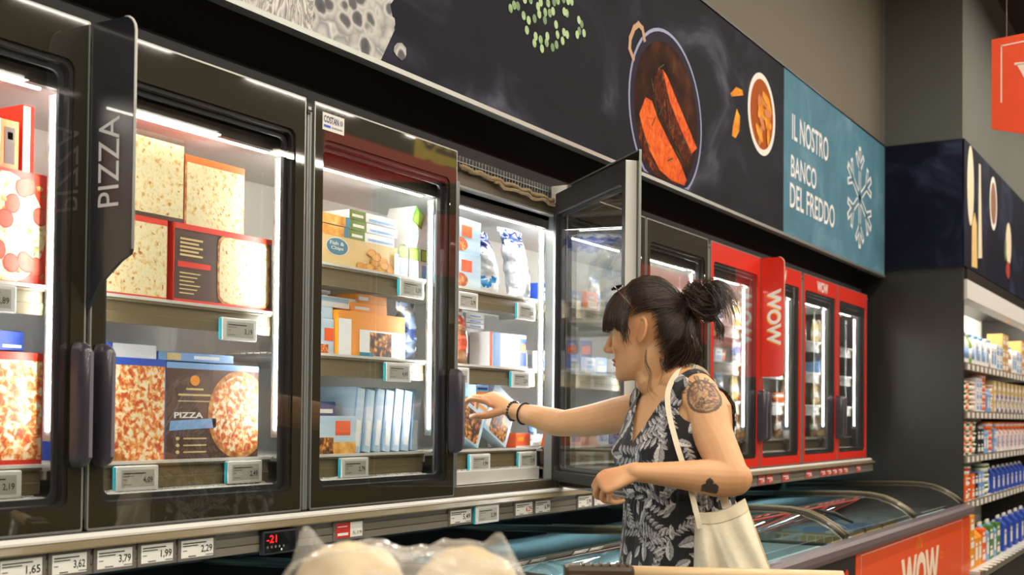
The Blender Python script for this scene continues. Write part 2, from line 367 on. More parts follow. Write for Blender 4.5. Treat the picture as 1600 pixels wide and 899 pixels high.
stroke(P_pan, hp, .022, -.0022, mat('copper', '#b98a5c', .5))
P_pan.build('pan_picture', ban, label='printed oval pan of seared salmon')
P_b = MB(); M_pot = ramp_mat('potato', [(.3, '#c2660e'), (.5, '#e8962a'), (.7, '#f2ad45')], 20, .7, spec=.1)
bx, bz = 5.585, .525
P_b.disc(bx, bz, .197, .197, -.001, M_paper, 40); P_b.disc(bx, bz, .165, .168, -.0014, mat('bowl_in', '#a8500e', .7, spec=.1), 40)
rr = random.Random(3)
for i in range(17):
    a = rr.uniform(0, 6.3); r = rr.uniform(.02, .115); ta = rr.uniform(0, 3); c0, s0 = math.cos(ta), math.sin(ta)
    L, Wd = rr.uniform(.04, .062), rr.uniform(.018, .026); cxx, czz = bx+r*math.cos(a), bz+r*math.sin(a)
    P_b.xz([(cxx+L*math.cos(t)*c0-Wd*math.sin(t)*s0, czz+L*math.cos(t)*s0+Wd*math.sin(t)*c0) for t in [2*PI*k/14 for k in range(14)]], -.0018-.0002*i, M_pot if i % 3 else mat('potato_d', '#cc7416', .6))
P_b.xz([pq(*p) for p in ((1141, 146), (1150, 136), (1160, 141), (1161, 149), (1143, 151))][::-1], -.001, M_pot)
P_b.xz([pq(*p) for p in ((1151, 170), (1156, 182), (1155, 205), (1149, 216), (1143, 212), (1146, 190))][::-1], -.001, M_pot)
P_b.build('potato_picture', ban, label='printed white bowl of potato wedges with two loose wedges')
P_p = MB(); M_pea = ramp_mat('peas', [(.3, '#4c6e38'), (.5, '#84a865'), (.7, '#b4cf96')], 40, .5); M_pea2 = mat('pea_light', '#a6c487', .5); M_pea3 = mat('pea_dark', '#5c8048', .5)
pts = []
for i in range(900):
    x, z = rr.gauss(3.42, .14), rr.gauss(.52, .17)
    if z < .235+abs(x-3.42)*.5 or z > .83 or any((x-a)**2+(z-b)**2 < .021**2 for a, b in pts): continue
    pts.append((x, z))
    if len(pts) > 170: break
for i, (x, z) in enumerate(pts): P_p.disc(x, z, .0135, .0145, -.001-.00001*i, (M_pea, M_pea2, M_pea3)[i % 3], 10)
P_p.xz([(3.40, .60), (3.50, .585), (3.52, .64), (3.42, .70)], -.0032, mat('carrot_p', '#e8843a', .6))
P_p.build('pea_picture', ban, label='printed heap of green peas')
P_f = MB(); M_fish = ramp_mat('fish_print', [(.25, '#4c4a4a'), (.42, '#d6d2cc'), (.5, '#7c7876'), (.58, '#e9e5df'), (.7, '#6c6e74'), (.85, '#c9c6c2')], 9, .5, detail=10, distort=2.5, stretch=(2.2, 1, .7))
M_ice = ramp_mat('ice_print', [(.05, '#2a2a30'), (.35, '#4d4d52'), (.5, '#c8c6c0'), (.75, '#8a8a8a'), (1, '#e8e5df')], 18, .5, kind='voronoi')
P_f.xz([(.9, .002), (2.40, .002), (2.36, .2), (2.2, .5), (1.7, .6), (.9, .5)], -.001, M_fish)
P_f.xz([(2.28, .002), (2.56, .002), (2.62, .1), (2.58, .22), (2.66, .3), (2.6, .42), (2.42, .47), (2.32, .3)], -.0014, M_ice)
for i in range(7): P_f.disc(2.56+rr.uniform(-.03, .1), .05+i*.065, .02+.012*rr.random(), .022, -.0016, M_ice, 9, .1, i)
P_f.build('fish_picture', ban, label='printed grey fish on crushed ice')
# second banner: on the pier beyond the end panel
b2 = empty('wall_banner', (XE, 1.46, 2.33), label='dark blue banner wrapped round the corner over the dairy shelves', cat='banner')
MB().box(-.012, .0, 0, -.001, .482, .805, M_slate2).build('side_board', b2)
fb = MB(); fb.box(-.012, -.014, 0, 6.9, -.001, .805, M_slate2)
M_cream = mat('cheese_cream', '#e2d4b4', .6, var=.08, scale=8); M_cheese = mat('cheese_yellow', '#e0bd74', .6, var=.08)
fb.disc(.20, .54, .115, .26, -.0145, M_cream, 24); fb.xz([(.47, .10), (.62, .12), (.56, .74), (.5, .74)], -.0146, M_cream); fb.xz([(.24, .02), (.44, .03), (.42, .32), (.34, .39), (.25, .3)], -.0148, M_cheese)
fb.disc(1.07, .56, .15, .19, -.0145, M_paper, 24); fb.disc(1.07, .56, .115, .15, -.0148, mat('nuts', '#8a5a34', .6, var=.4, scale=30), 24)
fb.disc(1.75, .36, .13, .16, -.0145, M_cream, 20); fb.disc(1.72, .16, .1, .06, -.0148, mat('red_berries', '#a52a1c', .6), 14, .1)
fb.disc(1.60, .3, .05, .08, -.0149, mat('leafgreen', '#55702f', .6), 10, .1)
fb.build('front_board', b2)
# ---------------------------------------------------------------- upper glass-door freezers
X0, PM, DW, GAP, ZB, ZT = 1.006, 1.3615, .6582, .0116, 1.1096, 2.1466
DH = ZT-ZB
def door(parent, hx, hinge, border, ang=0.0, bl=.036, handle=True):
    """a glass door hinged at hx on the cabinet front; hinge -1 = left, +1 = right. Local x runs away from the hinge"""
    s = 1 if hinge < 0 else -1
    d = MB(); X = lambda a: s*a
    def outl(a0, b0, a1, b1, r): 
        p = rrect(min(X(a0), X(a1)), b0, max(X(a0), X(a1)), b1, r); return p
    outer = outl(0, 0, DW, DH, .004); inner = outl(bl, .046, DW-bl, DH-.088, .022)
    ring_prism(d, outer, inner, 0, .006, border, M_silver if border is M_olive else border)
    e = .0035                                          # light polished edge of the glass
    ring_prism(d, outl(-.0005, -.0005, DW+.0005, DH+.0005, .004), outl(e, e, DW-e, DH-e, .004), -.0006, .0066, M_silver)
    ob = d.build('door', parent, (hx, 2.0, ZB), (0, 0, ang))
    f = MB()
    ring_prism(f, outl(.022, .022, DW-.018, DH-.03, .004), outl(bl+.008, .054, DW-bl-.008, DH-.098, .02), .0065, .042, mat('inner_frame', '#221f1c', .5), M_lip)
    ring_prism(f, outl(bl+.01, .056, DW-bl-.01, DH-.10, .02), outl(bl+.022, .068, DW-bl-.022, DH-.112, .018), .02, .026, M_gasket)
    f.build('door_frame', ob)
    g = MB(); g.xz(inner, .003, G_door); g.build('glass_pane', ob, label='clear front pane')
    g = MB(); g.xz(outl(bl+.018, .062, DW-bl-.018, DH-.106, .018), .030, G_in); g.build('inner_pane', ob)
    if handle:
        hx2 = DW-.022 if border is M_olive or True else 0
        h = MB(); zc = .255; L = .25; xx = X(hx2)
        prof = [(-.016, -.004)]+[(-.016*math.cos(q_), -.022-.025*math.sin(q_)) for q_ in [PI*k_/10 for k_ in range(11)]]+[(.016, -.004)]
        vs = []; ks = [(.0, .55), (.008, .85), (.02, 1), (L-.02, 1), (L-.008, .85), (L, .55)]
        n = len(prof)
        for zz, k in ks: vs += [(xx+a*k, b*k if b < -.01 else b, zc-L/2+zz) for a, b in prof]
        fs = [(j*n+i, j*n+i+1, (j+1)*n+i+1, (j+1)*n+i) for j in range(len(ks)-1) for i in range(n-1)]
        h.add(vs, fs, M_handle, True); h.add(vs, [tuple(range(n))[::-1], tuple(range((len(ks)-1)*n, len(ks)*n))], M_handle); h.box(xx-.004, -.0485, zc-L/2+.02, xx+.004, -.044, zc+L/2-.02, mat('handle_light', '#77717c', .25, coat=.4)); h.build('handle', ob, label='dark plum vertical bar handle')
    return ob
SHELF_Z = {0: [1.606, 1.240], 1: [1.757, 1.512, 1.240], 2: [1.757, 1.512, 1.240], 3: [1.80, 1.62, 1.43, 1.240], 4: [1.80, 1.62, 1.43, 1.240]}
def cabinet(k, label, border):
    xa = X0+k*PM-.0165; xb = xa+PM-.0004; xm = X0+k*PM+DW+GAP/2
    c = empty('freezer_cabinet', (0, 0, 0), label=label, cat='freezer', group=None)
    s = MB()
    s.box(xa, 2.04, 2.148, xb, 2.50, 2.185, M_black); s.box(xa, 2.5, 1.02, xb, 2.72, 2.185, M_black)         # top and rear
    s.box(xa, 2.0, 1.02, xb, 2.5, 1.095, M_black); s.box(xa, 2.05, 1.095, xb, 2.5, 1.13, M_liner)
    s.box(xa, 2.02, 2.055, xb, 2.05, 2.102, mat('header_olive', '#5b5140', .5, var=.1)); s.box(xa, 2.03, 2.102, xb, 2.05, 2.148, M_dark); s.box(xa, 2.018, 2.048, xb, 2.05, 2.054, M_silver); s.box(xa, 2.05, 2.006, xb, 2.07, 2.06, mat('header_brown', '#3d342d', .5)); s.box(xa, 2.05, 2.035, xb, 2.5, 2.06, M_white)
    s.box(xa, 2.02, 1.10, xb, 2.05, 1.132, mat('header_olive', '#5b5140', .5)); s.box(xa, 2.485, 1.13, xb, 2.5, 2.035, M_liner)
    if k == 0: s.box(xa, 2.0, 1.1, xa+.03, 2.5, 2.15, M_liner)
    if k == 4: s.box(xb-.012, 2.0, 1.1, xb, 2.5, 2.15, M_dark)
    s.build('cabinet_body', c)
    for x, wd in ((xa, .028), (xb-.028, .028), (xm-.03, .06)):
        p = MB(); p.box(x, 2.012, 1.132, x+wd, 2.062, 2.062, M_post, .003)
        p.build('mullion', c)
    po = MB(); po.box(xa+.0005, 2.001, ZB, xa+.0085, 2.0115, ZT-.03, M_post, .002); po.build('post_cover', c); po = MB(); po.box(xb-.0085, 2.001, ZB, xb-.0005, 2.0115, ZT-.03, M_post, .002); po.box(xb-.012, 1.996, ZT-.028, xb-.0005, 2.0115, ZT-.02, M_silver); po.box(xb-.012, 1.998, ZT-.038, xb-.0005, 2.0115, ZT-.03, M_dark)
    po.build('post_cover', c)
    # shelves with front price channel
    for z in SHELF_Z[k]:
        sh = MB(); sh.box(xa+.03, 2.10, z-.012, xb-.03, 2.47, z-.004, M_shelf)
        for i in range(15): sh.box(xa+.03, 2.11+i*.024, z-.004, xb-.03, 2.115+i*.024, z, M_shelf)
        for xs in (xa+.33, xa+.66, xa+1.0): sh.box(xs, 2.1, z-.03, xs+.006, 2.47, z-.012, M_shelf)
        o = sh.build('shelf', c)
        ch = MB(); ch.prism([(2.088, z-.006), (2.10, z+.002), (2.108, z), (2.108, z-.058), (2.096, z-.058), (2.094, z-.036), (2.097, z-.034), (2.097, z-.010), (2.09, z-.010)], xa+.032, xm-.034, M_rail); ch.prism([(2.088, z-.006), (2.10, z+.002), (2.108, z), (2.108, z-.058), (2.096, z-.058), (2.094, z-.036), (2.097, z-.034), (2.097, z-.010), (2.09, z-.010)], xm+.034, xb-.032, M_rail)
        ch.box(xa+.032, 2.088, z-.004, xm-.034, 2.102, z+.003, M_lip); ch.box(xm+.034, 2.088, z-.004, xb-.032, 2.102, z+.003, M_lip)
        ch.build('price_channel', o)
    dk = MB(); dk.box(xa+.03, 2.10, 1.165, xb-.03, 2.47, 1.172, M_shelf)
    for xl, xr in ((xa+.034, xm-.036), (xm+.036, xb-.034)):
        dk.box(xl, 2.075, 1.133, xr, 2.10, 1.177, M_lip, .004)
        for i in range(30): dk.box(xl+.01+i*(xr-xl-.02)/30, 2.078, 1.177, xl+.014+i*(xr-xl-.02)/30, 2.098, 1.181, M_shelf)
    dk.build('bottom_deck', c)
    # lamps: one tube under the top of each door opening, one strip behind every mullion side
    for xl, xr in ((xa+.05, xm-.05), (xm+.05, xb-.05)):
        t = MB(); t.box(xl, 2.094, 2.010, xr, 2.102, 2.017, E_tube); t.box(xl-.01, 2.088, 2.017, xr+.01, 2.108, 2.035, M_lip)
        t.build('light_tube', c, label='bright horizontal light tube')
    for x, sg in ((xb-.030, -1), (xm-.032, -1), (xm+.032, 1), (xa+.030, 1)):
        t = MB(); t.box(x-.002+sg*.003, 2.070, 1.31, x+.002+sg*.003, 2.078, 1.99, E_strip); t.box(x-.003, 2.064, 1.29, x+.001, 2.088, 2.0, M_post)
        t.build('light_strip', c, label='bright vertical light strip')
    # front rail with price holder
    r = MB(); r.prism([(1.975, 1.107), (1.968, 1.100), (1.968, 1.095), (2.0, 1.095), (2.0, 1.107)], xa, xb, M_lip)
    r.prism([(1.970, 1.0945), (1.945, 1.083), (1.945, 1.080), (1.985, 1.080), (2.0, 1.0945)], xa, xb, M_rail)
    r.prism([(1.962, 1.080), (1.966, 1.066), (1.962, 1.064), (1.962, 1.047), (1.966, 1.045), (1.962, 1.043), (1.962, 1.027), (2.0, 1.022), (2.0, 1.080)], xa, xb, M_rail2)
    r.box(xa, 1.985, 1.107, xb, 2.0, 1.1085, M_gasket)
    r.build('front_rail', c)
    return c, xa, xb, xm
names = ['olive-framed pizza freezer cabinet at the left with the vertical sign between its doors', 'olive-framed freezer cabinet whose right door stands wide open',
         'olive-framed freezer cabinet partly behind the open door and the woman', 'red-framed freezer cabinet carrying the projecting red sign', 'red-framed freezer cabinet at the far right end of the row']
CABS = []
for k in range(5):
    border = M_olive if k < 3 else M_redb
    c, xa, xb, xm = cabinet(k, names[k], border); CABS.append((c, xa, xb, xm))
    xl = X0+k*PM; xr = xl+2*DW+GAP
    hl = k != 2 or True
    dl = door(c, xl, -1, border, handle=True); dr = door(c, xr, 1, border, ang=math.radians(49) if k == 1 else 0, handle=True)
    if k == 1: dr.location.x += .0; dr['label'] = 'opened glass door seen from its inner side'
    if k >= 3:
        for d_, s_ in ((dl, 1), (dr, -1)):
            if (k, s_) == (3, 1): continue
            if (k, s_) == (4, -1): continue
            t = MB(); xw = (.19, .40) if s_ == 1 else (-.52, -.32)
            t.text('WOW', xw[0]+.06, DH-.078, xw[1]+.06, DH-.018, -.0012, M_paper, .03); t.build('door_lettering', d_, label='white WOW lettering')
# sticker on the third door, wired to the door itself
d3 = [o for o in CABS[1][0].children if o.name.startswith('door')][0]
st = MB(); st.rect(.030, .972, .118, 1.017, -.0010, M_paper); st.text('COSTAN', .035, .992, .095, 1.010, -.0016, mat('ink_blue', '#26356e', .5), .02); st.rect(.035, .980, .062, .986, -.0016, mat('ink_blue2', '#2b5bd0', .5)); st.rect(.066, .981, .11, .985, -.0016, mat('ink_grey', '#9aa3b8', .5)); st.disc(.106, 1.001, .007, .008, -.0016, mat('ink_grey', '#9aa3b8', .5), 10)
st.build('maker_sticker', d3, label='small white COSTAN sticker')
# air grille over the open door and worn gasket
gr = MB(); xa, xb, xm = CABS[1][1:]

for i in range(36): gr.box(xm+.004+i*.0185, 2.022, 2.104, xm+.007+i*.0185, 2.028, 2.144, M_post)
gr.box(xm, 2.021, 2.124, xb, 2.029, 2.127, M_post); gr.build('air_grille', CABS[1][0])
gk = MB(); pts = [(xm+.02+i*.02, 2.008+.003*math.sin(i*2.1), 2.106+.003*math.sin(i*1.3)-.0004*i) for i in range(32)]
gk.tube(pts, [.006+.003*abs(math.sin(i*1.7)) for i in range(32)], mat('old_rubber', '#8a7655', .8, var=.4, scale=60, bump=.6), 7); gk.tube([(a, b-.004, c-.014-.003*math.sin(a*40)) for a, b, c in pts[10:]], .005, mat('old_rubber', '#8a7655', .8), 6)
gk.build('worn_gasket', CABS[1][0], label='crumpled tan rubber gasket')
# hinge block of the open door
hb = MB(); hb.box(xb-.075, 1.955, 2.085, xb-.02, 2.015, 2.145, M_lip, .003); hb.build('hinge_block', CABS[1][0])
# projecting signs
def blade(x, depth, zt, zb, zslant, m, medge, label, words, tm, shadow=None):
    t = empty('blade_sign', (x, 1.998, 0), label=label, cat='sign')
    o = [(0, zt), (0, zb)]
    if zslant: o += [(-.035, zslant-.055), (-.095, zslant-.012), (-depth+.004, zslant)]; 
    else: o += [(-depth+.02, zb), (-depth+.008, zb+.006), (-depth, zb+.02)]
    if zslant: o.append((-depth, zslant+.01))
    r = .03; o += [(-depth+r-r*math.cos(a), zt-r+r*math.sin(a)) for a in [0, .4, .8, 1.2, PI/2]]
    b = MB(); b.prism(o, -.004, .004, m, 'x'); 
    b.build('sign_board', t)
    e = MB(); n = len(o)
    fr = [(a*1.0, z) for a, z in o[-6:]]
    e.tube([(0, a, z) for a, z in ([(-depth, zslant+.01)] if zslant else [(-depth, zb+.02)])+o[-5:]], .0035, medge, 6); e.build('edge_strip', t)
    # lettering on the left face: read bottom to top or top to bottom
    L = MB(); L.M = Matrix.Rotation(-PI/2, 4, 'Z')      # local x -> -y
    return t, L
t, L = blade(1.670, .125, 2.143, 1.56, 1.665, mat('sign_slate', '#2a2b31', .35, coat=.4), M_lip, 'dark slate blade sign reading PIZZA beside the left freezer door', 'PIZZA', M_paper)
L.text('PIZZA', .028, 1.764, .088, 1.945, -.0052, mat('sign_white', '#c9c9c9', .6), .0, rot=1); L.build('sign_lettering', t)
R_ = MB(); R_.M = Matrix.Rotation(PI/2, 4, 'Z'); R_.text('PIZZA', -.088, 1.764, -.028, 1.945, -.0052, M_paper, .012, rot=1); R_.build('sign_lettering', t)
t, L = blade(5.755, .118, 2.144, 1.556, None, mat('sign_red', '#e0301a', .35, coat=.3), mat('pale_pink_edge', '#e8b8a0', .4), 'red blade sign with white vertical WOW lettering on the red freezer', 'WOW', M_paper)
L.text('WOW', .030, 1.708, .100, 1.985, -.0050, M_yel, .04, rot=-1); L.text('WOW', .035, 1.713, .105, 1.990, -.0056, M_paper, .035, rot=-1); L.build('sign_lettering', t)
# temperature display under the rail
dsp = MB(); dsp.box(2.142, 1.948, 1.018, 2.268, 1.9605, 1.074, M_gasket, .003); dsp.rect(2.147, 1.023, 2.255, 1.069, 1.9475, mat('display_black', '#0b0d0d', .15, coat=.5))
dsp.text('-21', 2.153, 1.046, 2.188, 1.064, 1.9468, E_red, .01)
for i in range(5): dsp.disc(2.156+i*.014, 1.036, .0035, .0035, 1.9468, M_eslg, 8)
dsp.disc(2.205, 1.028, .003, .003, 1.9468, M_paper, 8)
dsp.build('temperature_display', label='black digital display glowing red -21 under the sill', cat='display')
# ---------------------------------------------------------------- price tags
def tag_grey(x0, x1, price, label, red=0, y=1.958, z0=1.027, z1=1.079):
    m = MB(); W = x1-x0; H = z1-z0
    m.box(0, 0, 0, W, .010, H, M_eslg, .002)
    if red == 2: m.rect(.006, .006, W-.006, H-.006, -.0006, M_inkr); m.rect(W*.12, H*.55, W*.8, H*.66, -.0012, M_paper)
    else: m.rect(.008, .007, W-.010, H-.007, -.0006, M_paper)
    if red == 1: m.rect(.008, .007, W*.52, H-.007, -.0009, M_inkr); m.text(price, W*.6, .012, W-.014, .022, -.0012, M_ink, .0); m.rect(.014, H-.017, W*.42, H-.015, -.0012, M_paper); m.rect(.014, .013, W*.45, .02, -.0012, M_paper)
    elif red == 2: m.text(price, W*.4, .010, W-.014, .028, -.0012, M_paper, .02)
    else: m.text(price, W*.58, .014, W-.014, .032, -.0012, M_inkr if red == 3 else M_ink, .015)
    if red in (0, 3):
        m.rect(.012, H-.015, W*.72, H-.0125, -.0012, M_ink); m.rect(.012, H-.020, W*.5, H-.018, -.0012, M_ink); m.rect(.012, H-.030, W*.22, H-.0285, -.0012, M_ink); m.rect(W*.25, .009, W*.45, .011, -.0012, M_ink); m.rect(W*.7, .0095, W*.9, .011, -.0012, M_ink)
    m.build('price_tag', loc=(x0, y, z0), label=label, cat='price tag', group='price tags on the rail under the doors')
def tag_esl(x0, z0, price, label, wd=.119, ht=.055, y=2.076):
    m = MB(); m.box(0, 0, 0, wd, .012, ht, M_eslw, .003); m.box(-.003, .003, .002, .002, .011, ht-.002, M_eslc, .001)
    m.rect(.013, .008, wd-.013, ht-.009, -.0006, M_eslscr); m.text(price, wd*.62, .015, wd-.018, .030, -.0012, M_ink, .012)
    m.rect(.018, ht-.018, wd*.68, ht-.0155, -.0012, M_ink); m.rect(.018, ht-.0235, wd*.4, ht-.022, -.0012, M_eslg); m.rect(.018, .013, wd*.35, .0145, -.0012, M_eslg); m.rect(.018, .024, wd*.22, .0255, -.0012, M_eslg)
    m.build('price_tag', loc=(x0, y, z0), label=label, cat='price tag', group='white electronic price tags on the shelves')
for x0, x1, pr in ((1.437, 1.547, '1,65'), (1.552, 1.652, '3,62'), (1.660, 1.768, '3,79'), (1.774, 1.880, '1,99'), (1.886, 2.0, '2,29')):
    tag_grey(x0, x1, pr, 'grey-framed price tag reading %s on the rail under the pizza doors' % pr)
tag_grey(2.413, 2.540, '5,19', 'price tag half red and half white on the rail under the third door', 1)
tag_grey(2.938, 3.066, '5,49', 'grey-framed price tag reading 5,49 on the rail')
tag_esl(3.074, 1.024, '2,39', 'bright white price tag reading 2,39 clipped on the lower rail', .132, .055, 1.950)
tag_grey(3.312, 3.436, '6,29', 'grey-framed price tag with red figures 6,29', 3); tag_grey(3.440, 3.556, '6,99', 'grey-framed price tag reading 6,99 beside the red-figured one')
tag_grey(3.742, 3.862, '5,99', 'grey-framed price tag reading 5,99 just below the curled left hand'); tag_grey(3.866, 3.982, '4,99', 'grey-framed price tag reading 4,99 beside the 5,99 one')
rl = [(5.612, 5.716), (5.733, 5.840), (5.972, 6.090), (6.370, 6.488), (6.635, 6.745), (6.752, 6.860), (6.867, 6.975), (6.983, 7.090), (7.097, 7.2), (7.374, 7.492)]
for i, (a, b) in enumerate(rl):
    tag_grey(a, b, ('3,49', '2,99', '4,49', '1,99', '3,99', '2,49', '5,49', '2,79', '3,29', '4,19')[i], '%s small red promotion tag from the left under the red doors' % ('first', 'second', 'third', 'fourth', 'fifth', 'sixth', 'seventh', 'eighth', 'ninth', 'tenth')[i], 2)
for x0, z0, pr, lb in ((1.818, 1.178, '4,09', 'white electronic tag reading 4,09 at the left under the blue pizza boxes'), (2.157, 1.180, '2,49', 'white electronic tag reading 2,49 at the right under the blue pizza boxes'),
        (2.131, 1.527, '3,19', 'white electronic tag under the red pizza boxes behind the second door'), (1.44, 1.545, '2,89', 'white electronic tag under the pepperoni pizza box behind the first door'), (1.46, 1.178, '2,19', 'white electronic tag at the bottom shelf behind the first door'),
        (2.589, 1.177, '2,79', 'white electronic tag reading 2,79 at the bottom shelf behind the third door'), (2.787, 1.447, '4,49', 'wide white electronic tag on the middle shelf behind the third door'), (2.85, 1.697, '3,39', 'white electronic tag at the right of the top shelf behind the third door'),
        (3.237, 1.173, '1,99', 'left white electronic tag on the lowest shelf of the open cabinet'), (3.543, 1.174, '3,79', 'right white electronic tag on the lowest shelf of the open cabinet'),
        (3.490, 1.447, '2,59', 'right white electronic tag on the middle shelf of the open cabinet'), (3.105, 1.447, '2,35', 'white electronic tag just above the reaching hand'),
        (3.153, 1.687, '2,79', 'left white electronic tag on the top shelf of the open cabinet'), (3.524, 1.681, '3,09', 'right white electronic tag on the top shelf of the open cabinet')):
    tag_esl(x0, z0, pr, lb)
# ---------------------------------------------------------------- chest freezers in front of the cabinets
YF = 1.415
LID = [(2.60, .915), (2.2, .93), (1.80, .942), (1.70, .940), (1.62, .927), (1.56, .903), (1.50, .868), (1.455, .832)]
def off(p, d):
    o = []
    for i in range(len(p)):
        a, b = p[max(0, i-1)], p[min(len(p)-1, i+1)]; L = math.hypot(b[0]-a[0], b[1]-a[1]); o.append((p[i][0]-(b[1]-a[1])/L*d*-1, p[i][1]-(b[0]-a[0])/L*d))
    return o
M_lidf = mat('lid_frame_bronze', '#3a362c', .35, metal=.2, var=.05, coat=.2); M_chestb = mat('chest_black_panel', '#26221f', .4)
M_linw = mat('chest_liner', '#cfd3d0', .5)
def chest(xa, panel, label, art):
    L = 2.69; c = empty('chest_freezer', (xa, YF, 0), label=label, cat='freezer')
    b = MB()
    b.box(.006, 0, .12, L-.006, .03, .775, panel); b.box(.0, .02, .0, L, .06, .12, M_black)
    b.box(.0, .03, .10, L, 1.28, .16, M_black); b.box(0, .03, .16, .03, 1.28, .80, M_dark); b.box(L-.03, .03, .16, L, 1.28, .80, M_dark); b.box(.0, 1.25, .16, L, 1.30, .92, M_dark)
    b.build('chest_body', c)
    l = MB(); l.box(.031, .031, .161, L-.031, .07, .79, M_linw); l.box(.031, 1.2, .161, L-.031, 1.249, .88, M_linw); l.box(.031, .07, .161, L-.031, 1.2, .30, M_linw); l.box(.031, .07, .30, .05, 1.2, .79, M_linw); l.box(L-.05, .07, .30, L-.031, 1.2, .79, M_linw)
    l.build('chest_liner', c)
    r = MB(); r.prism([(-.022, .772), (-.03, .79), (-.026, .812), (-.008, .824), (.04, .826), (.065, .81), (.065, .765), (-.015, .765)], .001, L-.001, M_rim, smooth=False); r.build('bumper_rim', c, label='plum grey rounded rim')
    for i in range(2):
        x0, x1 = i*L/2+.01, (i+1)*L/2-.01; lid = MB()
        top = [(y-YF, z) for y, z in LID]; bot = off(top, .004)
        n = len(top); vs = []; 
        for (y, z) in top: vs += [(x0+.02, y, z), (x1-.02, y, z)]
        fs = [(2*j+2, 2*j+3, 2*j+1, 2*j) for j in range(n-1)]
        fs = [f[::-1] for f in fs] if False else fs
        lid.add(vs, fs, G_lid, True)
        o = lid.build('glass_lid', c)
        for xx in (x0+.012, x1-.012):
            f = MB(); f.tube([(xx, y, z) for y, z in top], .015, M_lidf, 8, flat=.8); f.tube([(xx, y, z+.012) for y, z in top[1:]], .005, mat('lid_edge_tan', '#8d8468', .35, metal=.3), 6); f.build('lid_frame', o)
        if i: continue
        h = MB(); h.tube([(x0+.10, top[4][0]-.0, top[4][1]+.012), (x0+.16, top[5][0], top[5][1]+.018), (x0+.22, top[6][0]-.01, top[6][1]+.012)], [.006, .012, .006], M_dark, 7); h.build('lid_grip', o)
    # white wire dividers
    w = MB(); M_w = mat('wire_white', '#e4e6e4', .4)
    for xd in (.5, .95):
        for j in range(24): w.box(xd, .10+j*.045, .32, xd+.003, .104+j*.045, .74, M_w)
        for z in (.40, .5, .6, .68, .74): w.box(xd-.002, .08, z, xd+.004, 1.18, z+.004, M_w)
    for xa_, xb_, yy in ((.055, 1.34, .66), (1.355, L-.055, .92)):
        w.box(xa_, yy, .31, xb_, yy+.004, .70, M_linw); n_ = int((xb_-xa_)/.041)
        for j in range(n_): w.box(xa_+.005+j*.041, yy-.005, .31, xa_+.011+j*.041, yy, .705, M_w)
        for z in (.45, .52, .59, .66, .70): w.box(xa_, yy-.008, z, xb_, yy, z+.005, M_w)
        w.box(xa_, yy-.015, .70, xb_, yy+.01, .712, M_w)
    w.build('wire_divider', c, label='white wire grid')
    t_ = MB(); t_.box(.1, 1.165, .80, L-.1, 1.180, .815, emit_mat('chest_light', '#c4f4ff', 45)); t_.build('light_tube', c, label='cool light strip inside the chest')
    if art == 'wow':
        a = MB(); fr = .004
        for p in ((.09, .745, L-.25, .7485), (.09, .25, L-.25, .2535), (.09, .25, .0935, .745), (L-.2535, .25, L-.25, .745)): a.rect(p[0], p[1], p[2], p[3], -.0010, M_paper)
        a.text('WOW', .85, .42, 1.75, .655, -.0012, mat('lettering_cream', '#f2dcc4', .6), .05)
        for q in ((1.20, .672, 1.215, .72), (1.25, .672, 1.262, .74), (1.30, .672, 1.318, .72)): a.rect(*q, -.0012, M_yel)
        for q in ((1.79, .60, 1.86, .606), (1.79, .57, 1.85, .576), (.72, .58, .8, .587), (.74, .54, .8, .547)): a.rect(*q, -.0012, M_yel)
        a.build('panel_print', c, label='white WOW lettering in a thin frame')
    if art == 'food':
        a = MB(); mg = ramp_mat('fried_gold', [(.3, '#7a3a10'), (.5, '#d88a2c'), (.7, '#f4c676')], 22, .5, distort=1.5)
        for i in range(26): a.disc(1.35+i*.045+random.uniform(-.02, .02), .60+random.uniform(-.06, .09), .018, .06, -.001-.0001*i, mg, 12, .08, i)
        for i in range(5): a.disc(2.5+random.uniform(-.05, .05), .66+random.uniform(-.05, .05), .03, .02, -.002-.0001*i, M_inkr, 9, .1, i)
        a.build('panel_print', c, label='print of golden fried sticks')
    return c
chest(5.33, M_orange, 'chest freezer with orange WOW front panel near the end panel', 'wow')
chest(2.64, M_chestb, 'black-fronted chest freezer beside the woman', 'food')
chest(-.05, M_chestb, 'chest freezer at the left behind the plastic bags', None)
# ---------------------------------------------------------------- end panel and dairy shelving
MB().box(8.022, 1.457, 0, 8.055, 2.84, 2.328, M_endp, .002).build('end_panel', label='tall glossy dark end panel closing the freezer row', cat='panel')
pm = MB(); 
ds = empty('dairy_shelf_unit', (8.06, 1.46, 0), label='lit dairy shelving beyond the dark end panel', cat='shelving')
DS = [1.72, 1.41, 1.125, .83, .40]; DL = 3.6
b = MB(); b.box(0, .50, 0, DL, .62, 2.32, M_liner); b.box(0, -.10, 0, DL, .5, .34, M_dark); b.box(0, -.02, 2.25, DL, .5, 2.32, M_dark); b.box(DL, -.1, 0, DL+.04, .62, 2.32, M_dark); b.build('unit_body', ds)
b = MB(); b.prism([(-.02, 2.25), (-.02, 2.13), (.02, 2.10), (.06, 2.13), (.06, 2.25)], 0, DL, M_white); b.build('canopy', ds)
b = MB(); b.box(.05, .07, 2.19, DL-.05, .11, 2.22, E_tube); b.build('light_tube', ds)
